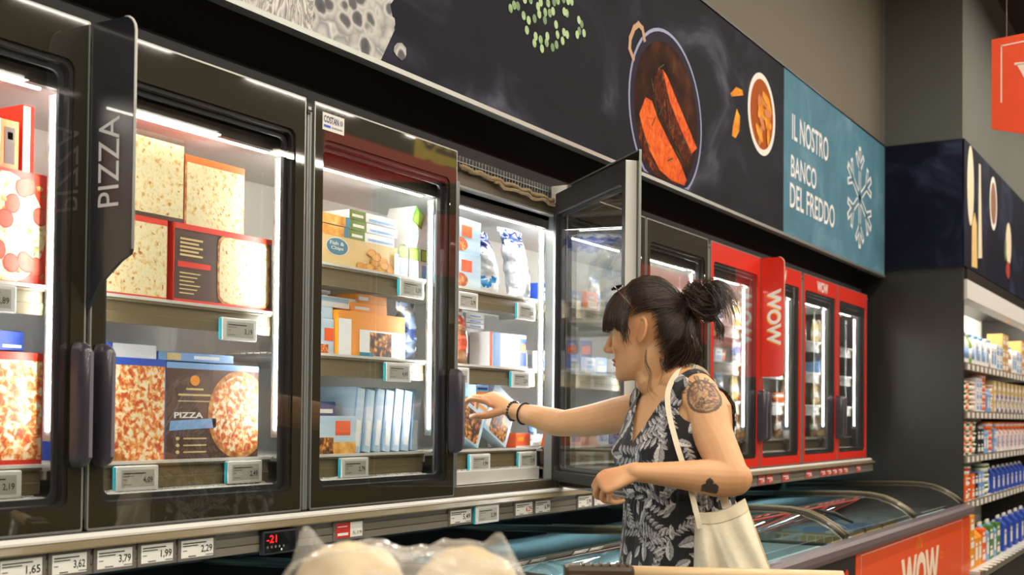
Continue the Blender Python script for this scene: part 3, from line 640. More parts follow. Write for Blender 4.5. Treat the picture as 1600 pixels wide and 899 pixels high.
for z in DS:
    s = MB(); d0 = 0 if z > .5 else -.10
    s.box(0, d0, z-.022, DL, .5, z, M_shelf if z > .5 else M_liner); s.box(0, d0-.01, z-.045, DL, d0, z+.004, M_rail2)
    o = s.build('shelf', ds)
    if z > .5: tm_ = MB().box(0, d0-.016, z-.042, .06, d0-.0105, z-.006, M_paper).mesh('price_label')
    else: tm_ = MB().box(0, d0-.03, z+.0045, .07, d0+.02, z+.008, M_paper).mesh('price_label')
    for i in range(22):
        q_ = bpy.data.objects.new('price_label', tm_); COL.objects.link(q_); q_.parent = o; q_.location.x = .06+i*.16
# hanging orange sign in the aisle
sg = MB(); S0 = Matrix.Translation((6.0, 0, 0)); 
o = [(-.965, 2.722), (-.965, 3.143), (-.40, 3.178), (-.40, 2.565)]
t = empty('hanging_sign', (6.0, 0, 0), label='orange hanging aisle sign cut by the right edge of the picture', cat='sign')
b = MB(); b.M = Matrix.Rotation(PI/2, 4, 'Z')@Matrix.Scale(-1, 4, (1, 0, 0))      # work in y,z
def yz(mb, pts, x, m, th=0): mb.add([(x, -y if False else y, z) for y, z in pts], [tuple(range(len(pts)))], m)
b = MB(); pts = [(.965, 2.722), (.965, 3.143), (.40, 3.178), (.40, 2.565)]
b.prism(pts, 0, .012, mat('sign_orange', '#ee4a12', .5)); b.build('sign_board', t)
b = MB(); F = mat('sign_cream', '#f6dccb', .6)
yz(b, [(.925, 2.84), (.925, 3.112), (.919, 3.112), (.919, 2.84)], -.001, F); yz(b, [(.925, 3.110), (.45, 3.145), (.45, 3.139), (.925, 3.104)][::-1], -.001, F)
vs, fs = text_mesh('V', .02); b.add([(-.0015, .855-a*.24, 2.78+c*.23) for a, c in vs], fs, F); b.add([(-.0015, a, z) for a, z in ((.865, 3.02), (.79, 3.015), (.79, 3.005), (.865, 3.008))], [(0, 1, 2, 3)], F)
b.build('sign_lettering', t)
b = MB(); b.tube([(.006, .9, 3.14), (.006, .9, 4.42)], .002, M_silver, 5); b.tube([(.006, .5, 3.16), (.006, .5, 4.42)], .002, M_silver, 5); b.build('hanging_wire', t)
# behind the camera: the hanging promotion board mirrored in the third door
pb = empty('hanging_sign', (0, 0, 0), label='red promotion board with a yellow disc hanging behind the viewer', cat='sign')
RB = 4.6                                       # mirror distance: board stands at y = 4 - RB
def rp(u, v):
    p = at_y(u, v, RB); return (p.x, p.z)
YR = 4-RB
b = MB(); b.M = Matrix.Translation((0, YR, 0))@Matrix.Scale(-1, 4, (0, 1, 0))
x0, z0 = rp(505, 330); x1, _ = rp(760, 250); _, z1 = rp(505, 200)
b.add([rp_ for rp_ in [(x0, 0, z0-.25), (x1, 0, z0-.25), (x1, 0, z1), (x0, 0, z1)]]+[(x, -.02, z) for x, z in ((x0, z0-.25), (x1, z0-.25), (x1, z1), (x0, z1))], [(0, 1, 2, 3), (4, 7, 6, 5), (0, 4, 5, 1), (1, 5, 6, 2), (2, 6, 7, 3), (3, 7, 4, 0)], mat('promo_red', '#e22c1c', .6))
b.build('sign_board', pb)
b = MB(); b.M = Matrix.Translation((0, YR+.0, 0))@Matrix.Scale(-1, 4, (0, 1, 0))
cx, cz = rp(705, 262); R0 = cx-rp(646, 240)[0]
b.disc(cx, cz, R0, R0, -.004, mat('promo_yellow', '#ffe128', .6), 40)
b.text('PREZZO', cx-R0*.8, cz+R0*.15, cx+R0*.8, cz+R0*.5, -.008, M_ink, .03, mirror=True); b.text('DI', cx-R0*.7, cz-R0*.75, cx+R0*.1, cz, -.008, M_ink, .04, mirror=True)
c0x, c0z = rp(548, 255); q = .22
for a, c_ in (((-.5, .45), (-.35, .45)), ((-.35, .45), (-.1, -.35)), ((-.1, -.35), (.5, -.35)), ((-.3, .3), (.6, .3)), ((.6, .3), (.5, -.15)), ((.5, -.15), (-.2, -.15)), ((0, .3), (.05, -.15)), ((.3, .3), (.27, -.15))):
    stroke(b, [(c0x+a[0]*q, c0z+a[1]*q), (c0x+c_[0]*q, c0z+c_[1]*q)], .02, -.006, M_paper)
b.build('sign_print', pb)
b = MB(); b.tube([(x0+.2, YR-.01, z1), (x0+.2, YR-.01, 4.42)], .003, M_silver, 5); b.tube([(x1-.2, YR-.01, z1), (x1-.2, YR-.01, 4.42)], .003, M_silver, 5); b.build('hanging_wire', pb)
pb2 = empty('hanging_sign', (0, 0, 0), label='wide plain red board hanging over the aisle to the right of the viewer', cat='sign')
MB().box(9.9, YR-.02, 2.1, 12.6, YR, 2.75, mat('promo_red2', '#ee2f1e', .6)).build('sign_board', pb2)
b = MB(); b.tube([(10.2, YR-.01, 2.75), (10.2, YR-.01, 4.42)], .003, M_silver, 5); b.tube([(12.3, YR-.01, 2.75), (12.3, YR-.01, 4.42)], .003, M_silver, 5); b.build('hanging_wire', pb2)
# ---------------------------------------------------------------- goods in the cabinets
M_pizza = ramp_mat('pizza_cheese', [(.24, '#a8501c'), (.34, '#d9a860'), (.42, '#dccb98'), (.55, '#e6dcb4'), (.66, '#dccb94'), (.76, '#cf9a4c')], 85, .5, detail=5, distort=.3, spots=(60, .64, '#b4692a'))
M_pizzar = ramp_mat('pizza_tomato', [(.32, '#b23a14'), (.43, '#d8662a'), (.50, '#e6a456'), (.57, '#efdcb4'), (.7, '#f4ead2')], 72, .5, detail=5, distort=.5)
M_crust = ramp_mat('pizza_crust', [(.3, '#8f4216'), (.5, '#c07c34'), (.7, '#e3b976')], 70, .5)
M_pep = mat('pepperoni', '#b8321c', .5, var=.25, scale=60); M_boxred = mat('box_red', '#d8331c', .45, var=.05); M_boxbrown = mat('box_brown', '#4e3325', .5, var=.12)
M_boxblue = mat('box_blue', '#2a4fb4', .45); M_boxlb = mat('box_lightblue', '#7fa9dc', .45); M_boxor = mat('box_orange', '#ef6a1c', .45); M_cream2 = mat('box_cream', '#dcc184', .5)
M_tealc = mat('circle_teal', '#12809a', .5); M_nug = ramp_mat('nuggets', [(.3, '#c07a1e'), (.5, '#e8ac48'), (.7, '#f6d48e')], 30, .5); M_green = mat('box_green', '#4c7f22', .5); M_lime = mat('lime', '#7fb22c', .5)
M_sky = ramp_mat('sky_print', [(.3, '#8fb6d2'), (.5, '#b9d3e4'), (.7, '#dce9f0')], 3, .45, detail=5, stretch=(.4, 1, 5)); M_navy = mat('navy', '#24407c', .45); M_whitebox = mat('box_white', '#eceeee', .45); M_osq = mat('orange_square', '#f0602c', .5)
M_mussel = ramp_mat('mussels', [(.08, '#f8d48a'), (.28, '#dc9436'), (.5, '#94592a'), (.72, '#3c2416')], 55, .35, kind='voronoi', coat=.3)
M_seafood = ramp_mat('seafood', [(.1, '#f4d494'), (.3, '#e28a3c'), (.5, '#c4502a'), (.8, '#8a5a2c')], 60, .5, kind='voronoi')
M_yelbox = mat('box_yellow', '#ea9412', .5); M_film = mat('bag_film_white', '#dfe5ea', .22, var=.12, scale=30, coat=.5); M_filmb = mat('bag_film_blue', '#2d86c8', .22, var=.15, coat=.5); M_filmd = mat('bag_film_darkblue', '#1d3f8a', .22, coat=.5)
M_filmr = mat('bag_film_red', '#c8553a', .25, var=.4, scale=40, coat=.5); M_filmy = mat('bag_film_blue_grey', '#8fa9cf', .25, var=.2, coat=.5); M_bread = ramp_mat('bread_bag', [(.3, '#6a3f1e'), (.5, '#a87440'), (.7, '#d8b48a')], 24, .35, coat=.4)
M_card = mat('cardboard', '#c89c5a', .7, var=.08)
def px(u, v, y=2.115):
    p = at_y(u, v, y); return p.x, p.z
def product(name, x, y, z, w_, d, h, side, art, label, cat, group=None, rot=(0, 0, 0), top=None):
    """a printed carton: front at local y=0, left bottom corner at the origin"""
    m = MB(); m.box(0, 0, 0, w_, d, h, side, min(.0012, w_*.1))
    e = .004                                                  # tuck-flap seam on top
    m.box(e, e, h, w_-e, d*.55, h+.0008, top or side)
    if art: art(m, w_, h)
    return m.build(name, loc=(x, y, z), rot=rot, label=label, cat=cat, group=group)
def R(m, w_, h, a, b, c, d, mt, k=1): m.rect(a*w_, b*h, c*w_, d*h, -.0006-.0004*k, mt)
def art_sq(side='l', strip=None, panel=M_boxbrown, words=True, pz=None):
    pz = pz or M_pizza
    def f(m, w_, h):
        R(m, w_, h, .0, .0, 1, 1, panel, 0)
        if side == 'full': a, b = .03, .97
        elif side == 'l': a, b = .02, .66
        else: a, b = .42, .98
        rr2 = random.Random(int(w_*1000+h*77)); n = 36; pts = []; pin = []
        cx, cz = (a+b)/2*w_, .5*h; hx, hz = (b-a)/2*w_, .46*h
        for i in range(n):
            t = 2*PI*i/n; c_, s_ = math.cos(t), math.sin(t); k = 1/max(abs(c_), abs(s_)); k = min(k, 1.28); j = 1+rr2.uniform(-.02, .02)
            pts.append((cx+hx*c_*k*j*.99, cz+hz*s_*k*j*.99)); pin.append((cx+hx*c_*k*j*.92, cz+hz*s_*k*j*.92))
        m.xz(pts, -.0014, M_crust); m.xz(pin, -.0018, pz)
        if strip: R(m, w_, h, 0, .93, 1, 1, strip, 4); R(m, w_, h, 0, 0, 1, .06, strip, 4)
        if words and side != 'full':
            a = .70 if side == 'l' else .05
            for i in range(5): R(m, w_, h, a, .80-i*.05, a+.22-.04*(i % 2), .825-i*.05, M_cream2, 3)
            R(m, w_, h, a-.02, .46, a+.30, .53, M_boxred, 3)
            for i in range(6): R(m, w_, h, a, .38-i*.05, a+.2-.03*(i % 3), .395-i*.05, M_cream2, 3)
    return f
def art_round(tom=True, shift=.78):
    def f(m, w_, h):
        R(m, w_, h, 0, 0, 1, 1, M_boxbrown, 0); R(m, w_, h, 0, .94, 1, 1, M_boxlb, 1)
        n = 48; r = .47*h; cx = shift*w_; cz = .47*h
        def cl(k): return [(min(w_*.995, cx+r*k*math.cos(2*PI*i/n)), cz+r*k*math.sin(2*PI*i/n)) for i in range(n)]
        m.xz(cl(1), -.0014, M_crust); m.xz(cl(.88), -.0018, M_pizzar)
        m.disc(.29*w_, .82*h, .05*w_, .055*h, -.0014, M_yelbox, 16); m.rect(.2*w_, .72*h, .38*w_, .74*h, -.0014, M_cream2)
        R(m, w_, h, .12, .66, .46, .68, M_cream2); R(m, w_, h, .12, .60, .46, .61, M_cream2)
        m.text('PIZZA', .08*w_, .43*h, .38*w_, .49*h, -.0014, M_paper, .03)
        m.xz([(.03*w_, .30*h), (.52*w_, .33*h), (.52*w_, .43*h), (.04*w_, .40*h)], -.0018, M_boxlb)
        for i in range(3): m.disc(.12*w_, (.22-.07*i)*h, .02*w_, .018*h, -.0014, M_cream2, 10); R(m, w_, h, .18, .21-.07*i, .42, .225-.07*i, M_cream2)
    return f
def art_full(pz, strip, edge=None):
    def f(m, w_, h):
        R(m, w_, h, 0, 0, 1, 1, strip, 0); R(m, w_, h, .01, .05, .99, .93, pz)
        if pz is M_pizzar: m.xz([(.01*w_, .05*h), (.35*w_, .05*h), (.12*w_, .2*h), (.01*w_, .36*h)], -.0016, M_crust)
    return f
def art_pep(m, w_, h):
    R(m, w_, h, 0, 0, 1, 1, M_boxred, 0); n = 40
    m.xz([(min(.985*w_, .42*w_+.54*h*math.cos(2*PI*i/n)) if True else 0, min(.97*h, max(.03*h, .48*h+.52*h*math.sin(2*PI*i/n)))) for i in range(n)], -.001, M_pizza)
    rr2 = random.Random(5)
    for i in range(40):
        a, b = rr2.uniform(.08, .92)*w_, rr2.uniform(.08, .92)*h
        if i < 14: m.disc(a, b, .019, .020, -.0014-.00005*i, M_pep, 18, .03, i); m.disc(a, b, .016, .017, -.00142-.00005*i-.0004, mat('pepperoni_in', '#c8503a', .5, var=.3, scale=90), 18, .04, i)
        else: m.disc(a, b, .008, .006, -.0013-.000005*i, M_crust, 9, .15, i)
def stacked(u0, v0, u1, v1, y=2.115):
    x0, z0 = px(u0, v0, y); x1, z1 = px(u1, v1, y); return x0, z0, x1-x0, z1-z0
def pb_(u0, v0, u1, v1, side, art, label, cat='box', d=.05, y=2.115, z=None, name='pizza_box', group=None, rot=(0, 0, 0), zt=None, top=None):
    x0, z0, w_, h = stacked(u0, v0, u1, v1, y)
    if z is not None: h = (zt if zt else z0+h)-z; z0 = z
    return product(name, x0, y, z0, w_, d, h, side, art, label, cat, group, rot, top)
E1 = .0006
# door 1
pb_(-90, 460, 84, 262, M_boxred, art_pep, 'pepperoni pizza box standing behind the first door', z=1.606+E1, zt=1.84, d=.16)
product('pizza_box', 1.53, 2.13, 1.842, .068, .12, .10, M_boxor, lambda m, w_, h: (R(m, w_, h, .0, .0, .34, 1, M_whitebox), R(m, w_, h, .5, .1, .85, .85, M_boxbrown), R(m, w_, h, .6, .6, .78, .75, M_yelbox)), 'small orange box lying on the pepperoni pizza box', 'box')
product('pizza_box', 1.607, 2.13, 1.842, .028, .12, .14, M_boxred, lambda m, w_, h: R(m, w_, h, .0, .0, .6, .97, M_whitebox), 'thin red and white box upright at the right end behind the first door', 'box')
product('pizza_box', 1.40, 2.14, 1.842, .115, .12, .035, M_whitebox, lambda m, w_, h: R(m, w_, h, .0, .3, 1, .6, M_boxred), 'flat white and red carton under the door frame at the upper left', 'box')
product('pizza_box', 1.40, 2.14, 1.882, .118, .12, .05, M_boxred, lambda m, w_, h: R(m, w_, h, .1, .3, .8, .7, M_whitebox), 'flat red carton topmost behind the first door', 'box')
pb_(-90, 725, 68, 530, M_boxred, art_full(M_pizzar, M_boxred), 'tomato and mozzarella pizza box low behind the first door', z=1.24+E1, zt=1.47, d=.09)
xe_ = px(68, 530)[0]+.004
product('pizza_box', xe_, 2.122, 1.24+E1, 1.637-xe_, .12, .215, M_boxblue, lambda m, w_, h: R(m, w_, h, .2, .45, .8, .62, M_boxlb), 'narrow blue box edge beside the tomato pizza box', 'box')
product('pizza_box', 1.57, 2.15, 1.475, .064, .10, .040, M_boxblue, lambda m, w_, h: R(m, w_, h, .2, .15, .9, .3, M_whitebox), 'blue carton lying on top behind the first door', 'box')
# door 2, upper shelf
z1 = 1.606+E1
pb_(160, 460, 262, 345, M_boxred, art_full(M_pizza, M_boxred), 'red pizza box at the lower left of the upper shelf behind the second door', z=z1, zt=1.795, d=.15)
x0 = px(272, 400)[0]; x1 = px(424, 400)[0]
product('pizza_box', x0, 2.115, z1, x1-x0, .15, .189, M_boxred, art_sq('r', M_boxred), 'wide dark red box with a square pizza at the lower right of the upper shelf', 'box')
x0 = px(192, 260)[0]; x1 = px(290, 260)[0]
product('pizza_box', x0, 2.12, 1.7966, x1-x0, .14, .195, M_boxred, art_full(M_pizza, M_boxbrown), 'brown pizza box on top at the left behind the PIZZA sign', 'box')
x2 = px(384, 300)[0]
product('pizza_box', x1+.003, 2.12, 1.7966, x2-x1-.003, .14, .165, M_boxor, lambda m, w_, h: (R(m, w_, h, 0, 0, 1, 1, M_crust, 0), R(m, w_, h, .03, .0, .99, .9, M_pizza), R(m, w_, h, 0, .9, 1, 1, M_boxor, 2)), 'brightly lit pizza box with an orange top edge on the stack', 'box')
# door 2, lower shelf
z1 = 1.24+E1
x0 = px(162, 640)[0]; x1 = px(258, 640)[0]; x2 = px(403, 640)[0]
product('pizza_box', x0, 2.115, z1, x1-x0, .05, .232, M_boxblue, lambda m, w_, h: (R(m, w_, h, 0, 0, 1, 1, M_boxblue, 0), R(m, w_, h, .0, .0, .985, .93, M_pizzar), m.xz([(0, 0), (.45*w_, 0), (.15*w_, .12*h), (0, .2*h)], -.0016, M_crust), R(m, w_, h, 0, .35, .07, .5, M_boxblue, 3)), 'blue box with a tomato pizza picture, left on the shelf behind the second door', 'box')
product('pizza_box', x1+.002, 2.115, z1, x2-x1-.002, .05, .228, M_boxlb, art_round(), 'brown and light blue box reading PIZZA with a round pizza picture', 'box')
product('pizza_box', x0-.01, 2.20, z1, .34, .20, .232, M_boxblue, None, 'blue pizza box standing in the second row of the lower shelf', 'box')
product('pizza_box', x0+.0, 2.14, 1.4736, .17, .13, .032, M_boxblue, lambda m, w_, h: R(m, w_, h, .25, .0, 1, 1, M_whitebox), 'dark blue and white carton lying on the blue pizza boxes', 'box')
product('pizza_box', x0+.178, 2.14, 1.4736, .245, .14, .02, M_boxlb, lambda m, w_, h: (R(m, w_, h, .10, .1, .28, .9, M_cream2), R(m, w_, h, .45, .3, .8, .7, M_whitebox)), 'light blue carton with a white patch lying on the pizza boxes at the right', 'box')
# door 3, top shelf (1.757)
z1 = 1.757+E1
def art_fish(m, w_, h):
    R(m, w_, h, 0, 0, 1, 1, M_cream2, 0); m.disc(.23*w_, .66*h, .14*w_, .30*h, -.0010, M_paper, 24); m.disc(.23*w_, .66*h, .127*w_, .27*h, -.0014, M_tealc, 24)
    m.text('Fish &', .14*w_, .70*h, .31*w_, .82*h, -.0018, M_paper, .02); m.text('Chips', .155*w_, .52*h, .30*w_, .66*h, -.0018, M_paper, .02)
    rr2 = random.Random(2)
    for i in range(26):
        t = (i+.5)/26; a_ = (.50+.42*rr2.random())*w_; lim = .12+.62*min(1, max(0, 1-abs(a_/w_-.66)/.26)); b_ = max(.15, (.10+lim*rr2.random())*(1-.25*t))*h
        m.disc(a_, b_, .058*w_, .125*h, -.0011-.00012*i, mat('nugget_edge', '#a8691c', .6), 14, .06, i); m.disc(a_-.001, b_+.001, .050*w_, .108*h, -.00117-.00012*i, mat('nugget_light', '#e2a844', .6) if i % 2 else mat('nugget_mid', '#d59330', .6), 14, .06, i)
    R(m, w_, h, .94, .0, 1, .8, M_whitebox, 12)
x0, _ = px(497, 400); x1, _ = px(622, 400)
product('fish_box', x0, 2.118, z1, x1-x0, .07, .085, M_cream2, art_fish, 'cream box reading Fish & Chips with a teal circle', 'box')
x2, _ = px(548, 350)
for i, zz in enumerate((1.8436, 1.8736)): product('fish_box', x0-.01+.006*i, 2.122, zz, x2-x0+.01, .1, .028, M_cream2, lambda m, w_, h: (R(m, w_, h, .2, .05, .85, .95, M_nug), R(m, w_, h, .86, 0, 1, 1, M_tealc)), ('lower', 'upper')[i]+' flat nugget box in the small stack above the Fish & Chips box', 'box')
a0, _ = px(550, 350); a1, _ = px(624, 350)
for i in range(3):
    product('fish_box', a0+.004*(i % 2), 2.125, 1.8436+.0285*i, a1-a0-.01*(i == 0), .1, .027, M_whitebox, lambda m, w_, h: (R(m, w_, h, 0, 0, .33, 1, M_green), R(m, w_, h, .05, .3, .28, .6, M_paper, 2), R(m, w_, h, .4, .2, .97, .45, M_boxlb)), ('lowest', 'middle', 'topmost')[i]+' green and white flat carton stacked behind the third door', 'box')
def art_spine(m, w_, h): R(m, w_, h, 0, .62, 1, 1, M_green); R(m, w_, h, .15, .66, .8, .95, M_lime, 2); R(m, w_, h, .15, .1, .85, .5, M_boxlb, 2)
for i in range(3):
    s0, _ = px(624+i*17, 400); product('fish_box', s0, 2.118, z1, .048, .13, .098, M_whitebox, art_spine, ('left', 'middle', 'right')[i]+' upright green topped spine box right of the Fish & Chips box', 'box')
s0, _ = px(632, 400)
product('fish_box', s0+.01, 2.122, z1+.104, .055, .1, .135, M_whitebox, art_spine, 'green and white box tilted on the upright cartons behind the third door', 'box', rot=(0, .42, 0))
# door 3, middle shelf (1.512)
z1 = 1.512+E1
x0, _ = px(497, 520); x1, _ = px(530, 520); x2, _ = px(634, 520)
product('seafood_box', x0, 2.13, z1, x1-x0-.003, .1, .10, M_sky, lambda m, w_, h: (R(m, w_, h, .5, .4, .95, .75, M_osq), R(m, w_, h, 0, 0, .7, .3, M_seafood)), 'pale blue seafood box left of the yellow box', 'box')
product('seafood_box', x1, 2.118, z1, x2-x1, .10, .128, M_yelbox, lambda m, w_, h: (R(m, w_, h, 0, 0, .18, .82, M_whitebox), R(m, w_, h, .3, 0, 1, .62, M_whitebox), R(m, w_, h, .45, .05, .78, .58, M_mussel, 2), R(m, w_, h, .3, .0, .5, .12, M_tealc, 3)), 'yellow and white seafood box with a mussel picture', 'box')
product('seafood_box', x0, 2.14, z1+.135, .20, .1, .03, M_whitebox, lambda m, w_, h: R(m, w_, h, .0, .5, .8, .9, M_sky), 'flat white carton on the pale blue seafood box', 'box')
product('seafood_box', x1+.075, 2.135, z1+.129, .17, .1, .028, M_yelbox, lambda m, w_, h: R(m, w_, h, .1, .3, .5, .6, M_paper), 'lower flat yellow carton on the yellow seafood box', 'box')
product('seafood_box', x1+.10, 2.14, z1+.158, .15, .1, .026, M_yelbox, lambda m, w_, h: R(m, w_, h, .1, .3, .4, .7, M_paper), 'upper flat yellow carton on the yellow seafood box', 'box')
product('seafood_box', x0+.002, 2.135, z1+.101, x1-x0-.006, .1, .033, M_sky, None, 'small pale blue carton under the flat white one', 'box')
def bag(name, x, y, z, w_, h, d, bands, label, seed=0, tilt=0.0, rot=0.0, cat='bag', group=None, crumple=.012, twist=0.0):
    """a crumpled film bag; bands = [(from height fraction, material)]"""
    m = MB(); nu, nv = 48, 44; vs = []; rr2 = random.Random(seed)
    for j in range(nv):
        v = j/(nv-1); th = max(.004, d*.5*math.sin(PI*min(1, max(0, v*1.02)))**.55*(1-.25*v)); wd = w_*.5*(1-.16*math.sin(PI*v))*(1 if v < .9 else 1+.10*(v-.9)*10)
        if v > .9: th = .004
        for i in range(nu):
            a = 2*PI*i/nu; c_, s_ = math.cos(a), math.sin(a)
            X_ = wd*math.copysign(abs(c_)**.8, c_); Y_ = th*math.copysign(abs(s_)**.9, s_)
            n1 = mnoise.noise(Vector((X_*22+seed*3.1, v*8+seed, Y_*22)))*crumple*1.6+mnoise.noise(Vector((X_*60+seed, v*22, Y_*60+5)))*crumple*.6
            k = math.sin(PI*v)**.5 if 0 < v < 1 else 0
            vs.append((X_+n1*.8+twist*math.sin(v*5)*.02+tilt*v*v*h, Y_*(1+n1*10*k)+(n1*k*.8 if s_ < 0 else 0), v*h+n1*.4*k+(.010*math.sin(i*1.3+seed) if j == nv-1 else 0)))
    by = {}
    for j in range(nv-1):
        v = (j+.5)/(nv-1); 
        for i in range(nu):
            vv = v+.05*math.sin(i*.5+seed)+.02*math.sin(i*1.3+j*.4)
            mt = bands[0][1]
            for a, b in bands:
                if vv >= a: mt = b
            by.setdefault(mt, []).append((j*nu+i, j*nu+(i+1) % nu, (j+1)*nu+(i+1) % nu, (j+1)*nu+i))
    m.add(vs, [], bands[0][1])
    for mt, fs in by.items():
        k = m.mi(mt)
        for f in fs: m.f.append(f); m.m.append(k); m.sm.append(True)
    m.f += [tuple(range(nu))[::-1], tuple(range((nv-1)*nu, nv*nu))]; m.m += [0, 0]; m.sm += [False, False]
    return m.build(name, loc=(x, y, z+.001), rot=(0, 0, rot), label=label, cat=cat, group=group)
bag('fish_bag', px(652, 520)[0], 2.16, z1, .095, .17, .07, [(0, M_filmy), (.45, M_navy), (.6, M_filmy), (.85, M_whitebox)], 'blue grey film bag at the right of the middle shelf behind the third door', 3)
# door 3, low shelf (1.24)
z1 = 1.24+E1
x0, _ = px(497, 680); x1, _ = px(556, 680)
product('seafood_box', x0, 2.116, z1, x1-x0, .04, .105, M_sky, lambda m, w_, h: (R(m, w_, h, 0, 0, 1, .32, M_nug), R(m, w_, h, 0, 0, .4, .45, M_mussel, 2), R(m, w_, h, .45, .5, .85, .88, M_osq)), 'small pale box with an orange square at the lower left behind the third door', 'box')
product('seafood_box', x0, 2.162, z1, .13, .05, .145, M_navy, lambda m, w_, h: (R(m, w_, h, .05, .78, .9, .86, M_paper), R(m, w_, h, .0, .25, .5, .6, M_boxlb)), 'dark blue box behind the small pale one on the lowest shelf', 'box')
s0, _ = px(556, 660)
for i in range(7):
    product('fish_box', s0+.004+i*.047, 2.135-.0*i, z1+.0055, .042, .2, .185-.004*(i % 2), M_sky, lambda m, w_, h: (R(m, w_, h, .0, .0, .16, 1, M_boxlb), R(m, w_, h, .3, .1, .8, .5, M_whitebox, 2)), ('first', 'second', 'third', 'fourth', 'fifth', 'sixth', 'seventh')[i]+' light blue spine in the upright row behind the third door, counted from the left', 'box', 'light blue boxes upright on the lowest shelf', rot=(0, .12, 0))
# door 4, top shelf
z1 = 1.757+E1
def art_sky(m, w_, h): R(m, w_, h, .40, .48, .72, .80, M_osq); m.rect(.0, .0, .14*w_, h, -.0014, M_green); m.disc(.34*w_, .24*h, .26*w_, .2*h, -.0014, M_seafood, 18)
x0, _ = px(700, 420); x1, _ = px(752, 420)
product('seafood_box', x0+.002, 2.118, z1, x1-x0, .08, .118, M_sky, art_sky, 'lower pale blue box with an orange square at the left edge of the open cabinet', 'box')
product('seafood_box', x0+.004, 2.120, z1+.1195, x1-x0-.004, .08, .112, M_sky, art_sky, 'upper pale blue box with an orange square at the left edge of the open cabinet', 'box', rot=(0, .03, 0))
bag('shrimp_bag', px(783, 450)[0], 2.17, z1, .135, .205, .08, [(0, M_film), (.16, M_filmb), (.28, M_film), (.74, M_filmd)], 'white bag with a dark blue top beside the pale blue boxes', 5, tilt=-.36)
bag('shrimp_bag', px(800, 450)[0]+.02, 2.265, z1, .17, .19, .09, [(0, M_filmb), (.22, M_film), (.5, M_filmb), (.68, M_film)], 'white and cyan bag slumped in the middle of the open top shelf', 7, tilt=-.40)
bag('squid_bag', px(829, 450)[0], 2.165, z1, .155, .235, .075, [(0, M_film), (.82, M_filmd)], 'tall white bag with a blue top at the right of the open top shelf', 9, tilt=-.26)
bag('squid_bag', px(835, 450)[0]-.01, 2.37, z1, .12, .19, .06, [(0, M_film), (.6, M_filmb)], 'white bag half hidden behind the tall one at the right', 11)
# door 4, middle shelf
z1 = 1.512+E1
bag('shrimp_bag', px(733, 540)[0], 2.16, z1, .10, .185, .07, [(0, M_bread), (.22, M_filmr), (.5, M_bread), (.7, M_filmr), (.88, M_film)], 'reddish shrimp bag at the left of the open middle shelf', 13, tilt=-.12)
bag('shrimp_bag', px(758, 540)[0]+.004, 2.25, z1, .065, .165, .05, [(0, M_bread), (.2, M_filmy), (.6, M_filmr), (.7, M_filmy), (.85, M_navy)], 'blue grey film bag between the shrimp bag and the white box', 15, tilt=-.15)
x0, _ = px(769, 540); x1, _ = px(826, 540)
product('fish_box', x0, 2.125, z1, x1-x0, .08, .120, M_whitebox, lambda m, w_, h: (R(m, w_, h, 0, 0, .06, 1, M_osq), R(m, w_, h, .08, 0, .28, 1, M_boxlb), R(m, w_, h, .82, .1, 1, .9, M_navy), R(m, w_, h, .84, .5, .98, .75, M_osq, 2)), 'white box with blue ends on the open middle shelf', 'box')
product('fish_box', x0+.005, 2.22, z1, .10, .09, .135, M_whitebox, None, 'white carton standing behind the blue-ended box', 'box')
for i in range(3): product('fish_box', x0+.0, 2.22, z1+.1365+.017*i, .115, .1, .016, M_whitebox, lambda m, w_, h: R(m, w_, h, .2, .3, .8, .6, M_boxlb), ('lowest', 'middle', 'topmost')[i]+' flat white carton in the pile over the blue-ended box', 'box')
product('fish_box', x1+.006, 2.13, z1, .05, .08, .07, M_whitebox, lambda m, w_, h: R(m, w_, h, .3, .2, .8, .8, M_sky), 'small white carton at the right end of the open middle shelf', 'box')
# door 4, low shelf: leaning mussel boxes
z1 = 1.24+E1
def art_mus(m, w_, h):
    R(m, w_, h, 0, 0, 1, 1, M_sky, 0); m.xz(rrect(.20*w_, .04*h, .90*w_, .62*h, .012, 4), -.0012, M_mussel); R(m, w_, h, .34, .70, .66, .86, M_navy); R(m, w_, h, .40, .72, .58, .80, M_osq, 2); R(m, w_, h, .68, .76, 1, .84, M_yelbox)
    R(m, w_, h, .04, .1, .2, .9, M_whitebox, 1)
x0, _ = px(716, 690)
x0 += .02
for i, (dx, lean) in enumerate(((.0, .40), (.18, .46))):
    product('mussel_box', x0-.03+dx, 2.128, z1+.162*math.sin(lean)+.001, .16, .05, .168, M_sky, art_mus, ('left', 'right')[i]+' leaning light blue box with a mussel window under the reaching arm', 'box', rot=(0, lean, 0))
product('fish_box', px(812, 690)[0], 2.13, z1, .10, .09, .05, M_osq, lambda m, w_, h: (R(m, w_, h, 0, 0, 1, .14, M_paper), R(m, w_, h, .1, .45, .5, .75, M_yelbox)), 'flat orange carton at the right end of the lowest open shelf', 'box')
product('fish_box', px(812, 690)[0]-.03, 2.225, z1+.0, .12, .1, .15, M_liner, None, 'grey carton deep in the lowest open shelf', 'box')
product('fish_box', px(728, 610)[0]-.05, 2.045, 1.412, .075, .045, .036, M_boxlb, lambda m, w_, h: (R(m, w_, h, 0, 0, 1, .4, M_yelbox), R(m, w_, h, .1, .6, .9, .8, M_navy)), 'light blue and orange carton gripped by the reaching hand', 'box')
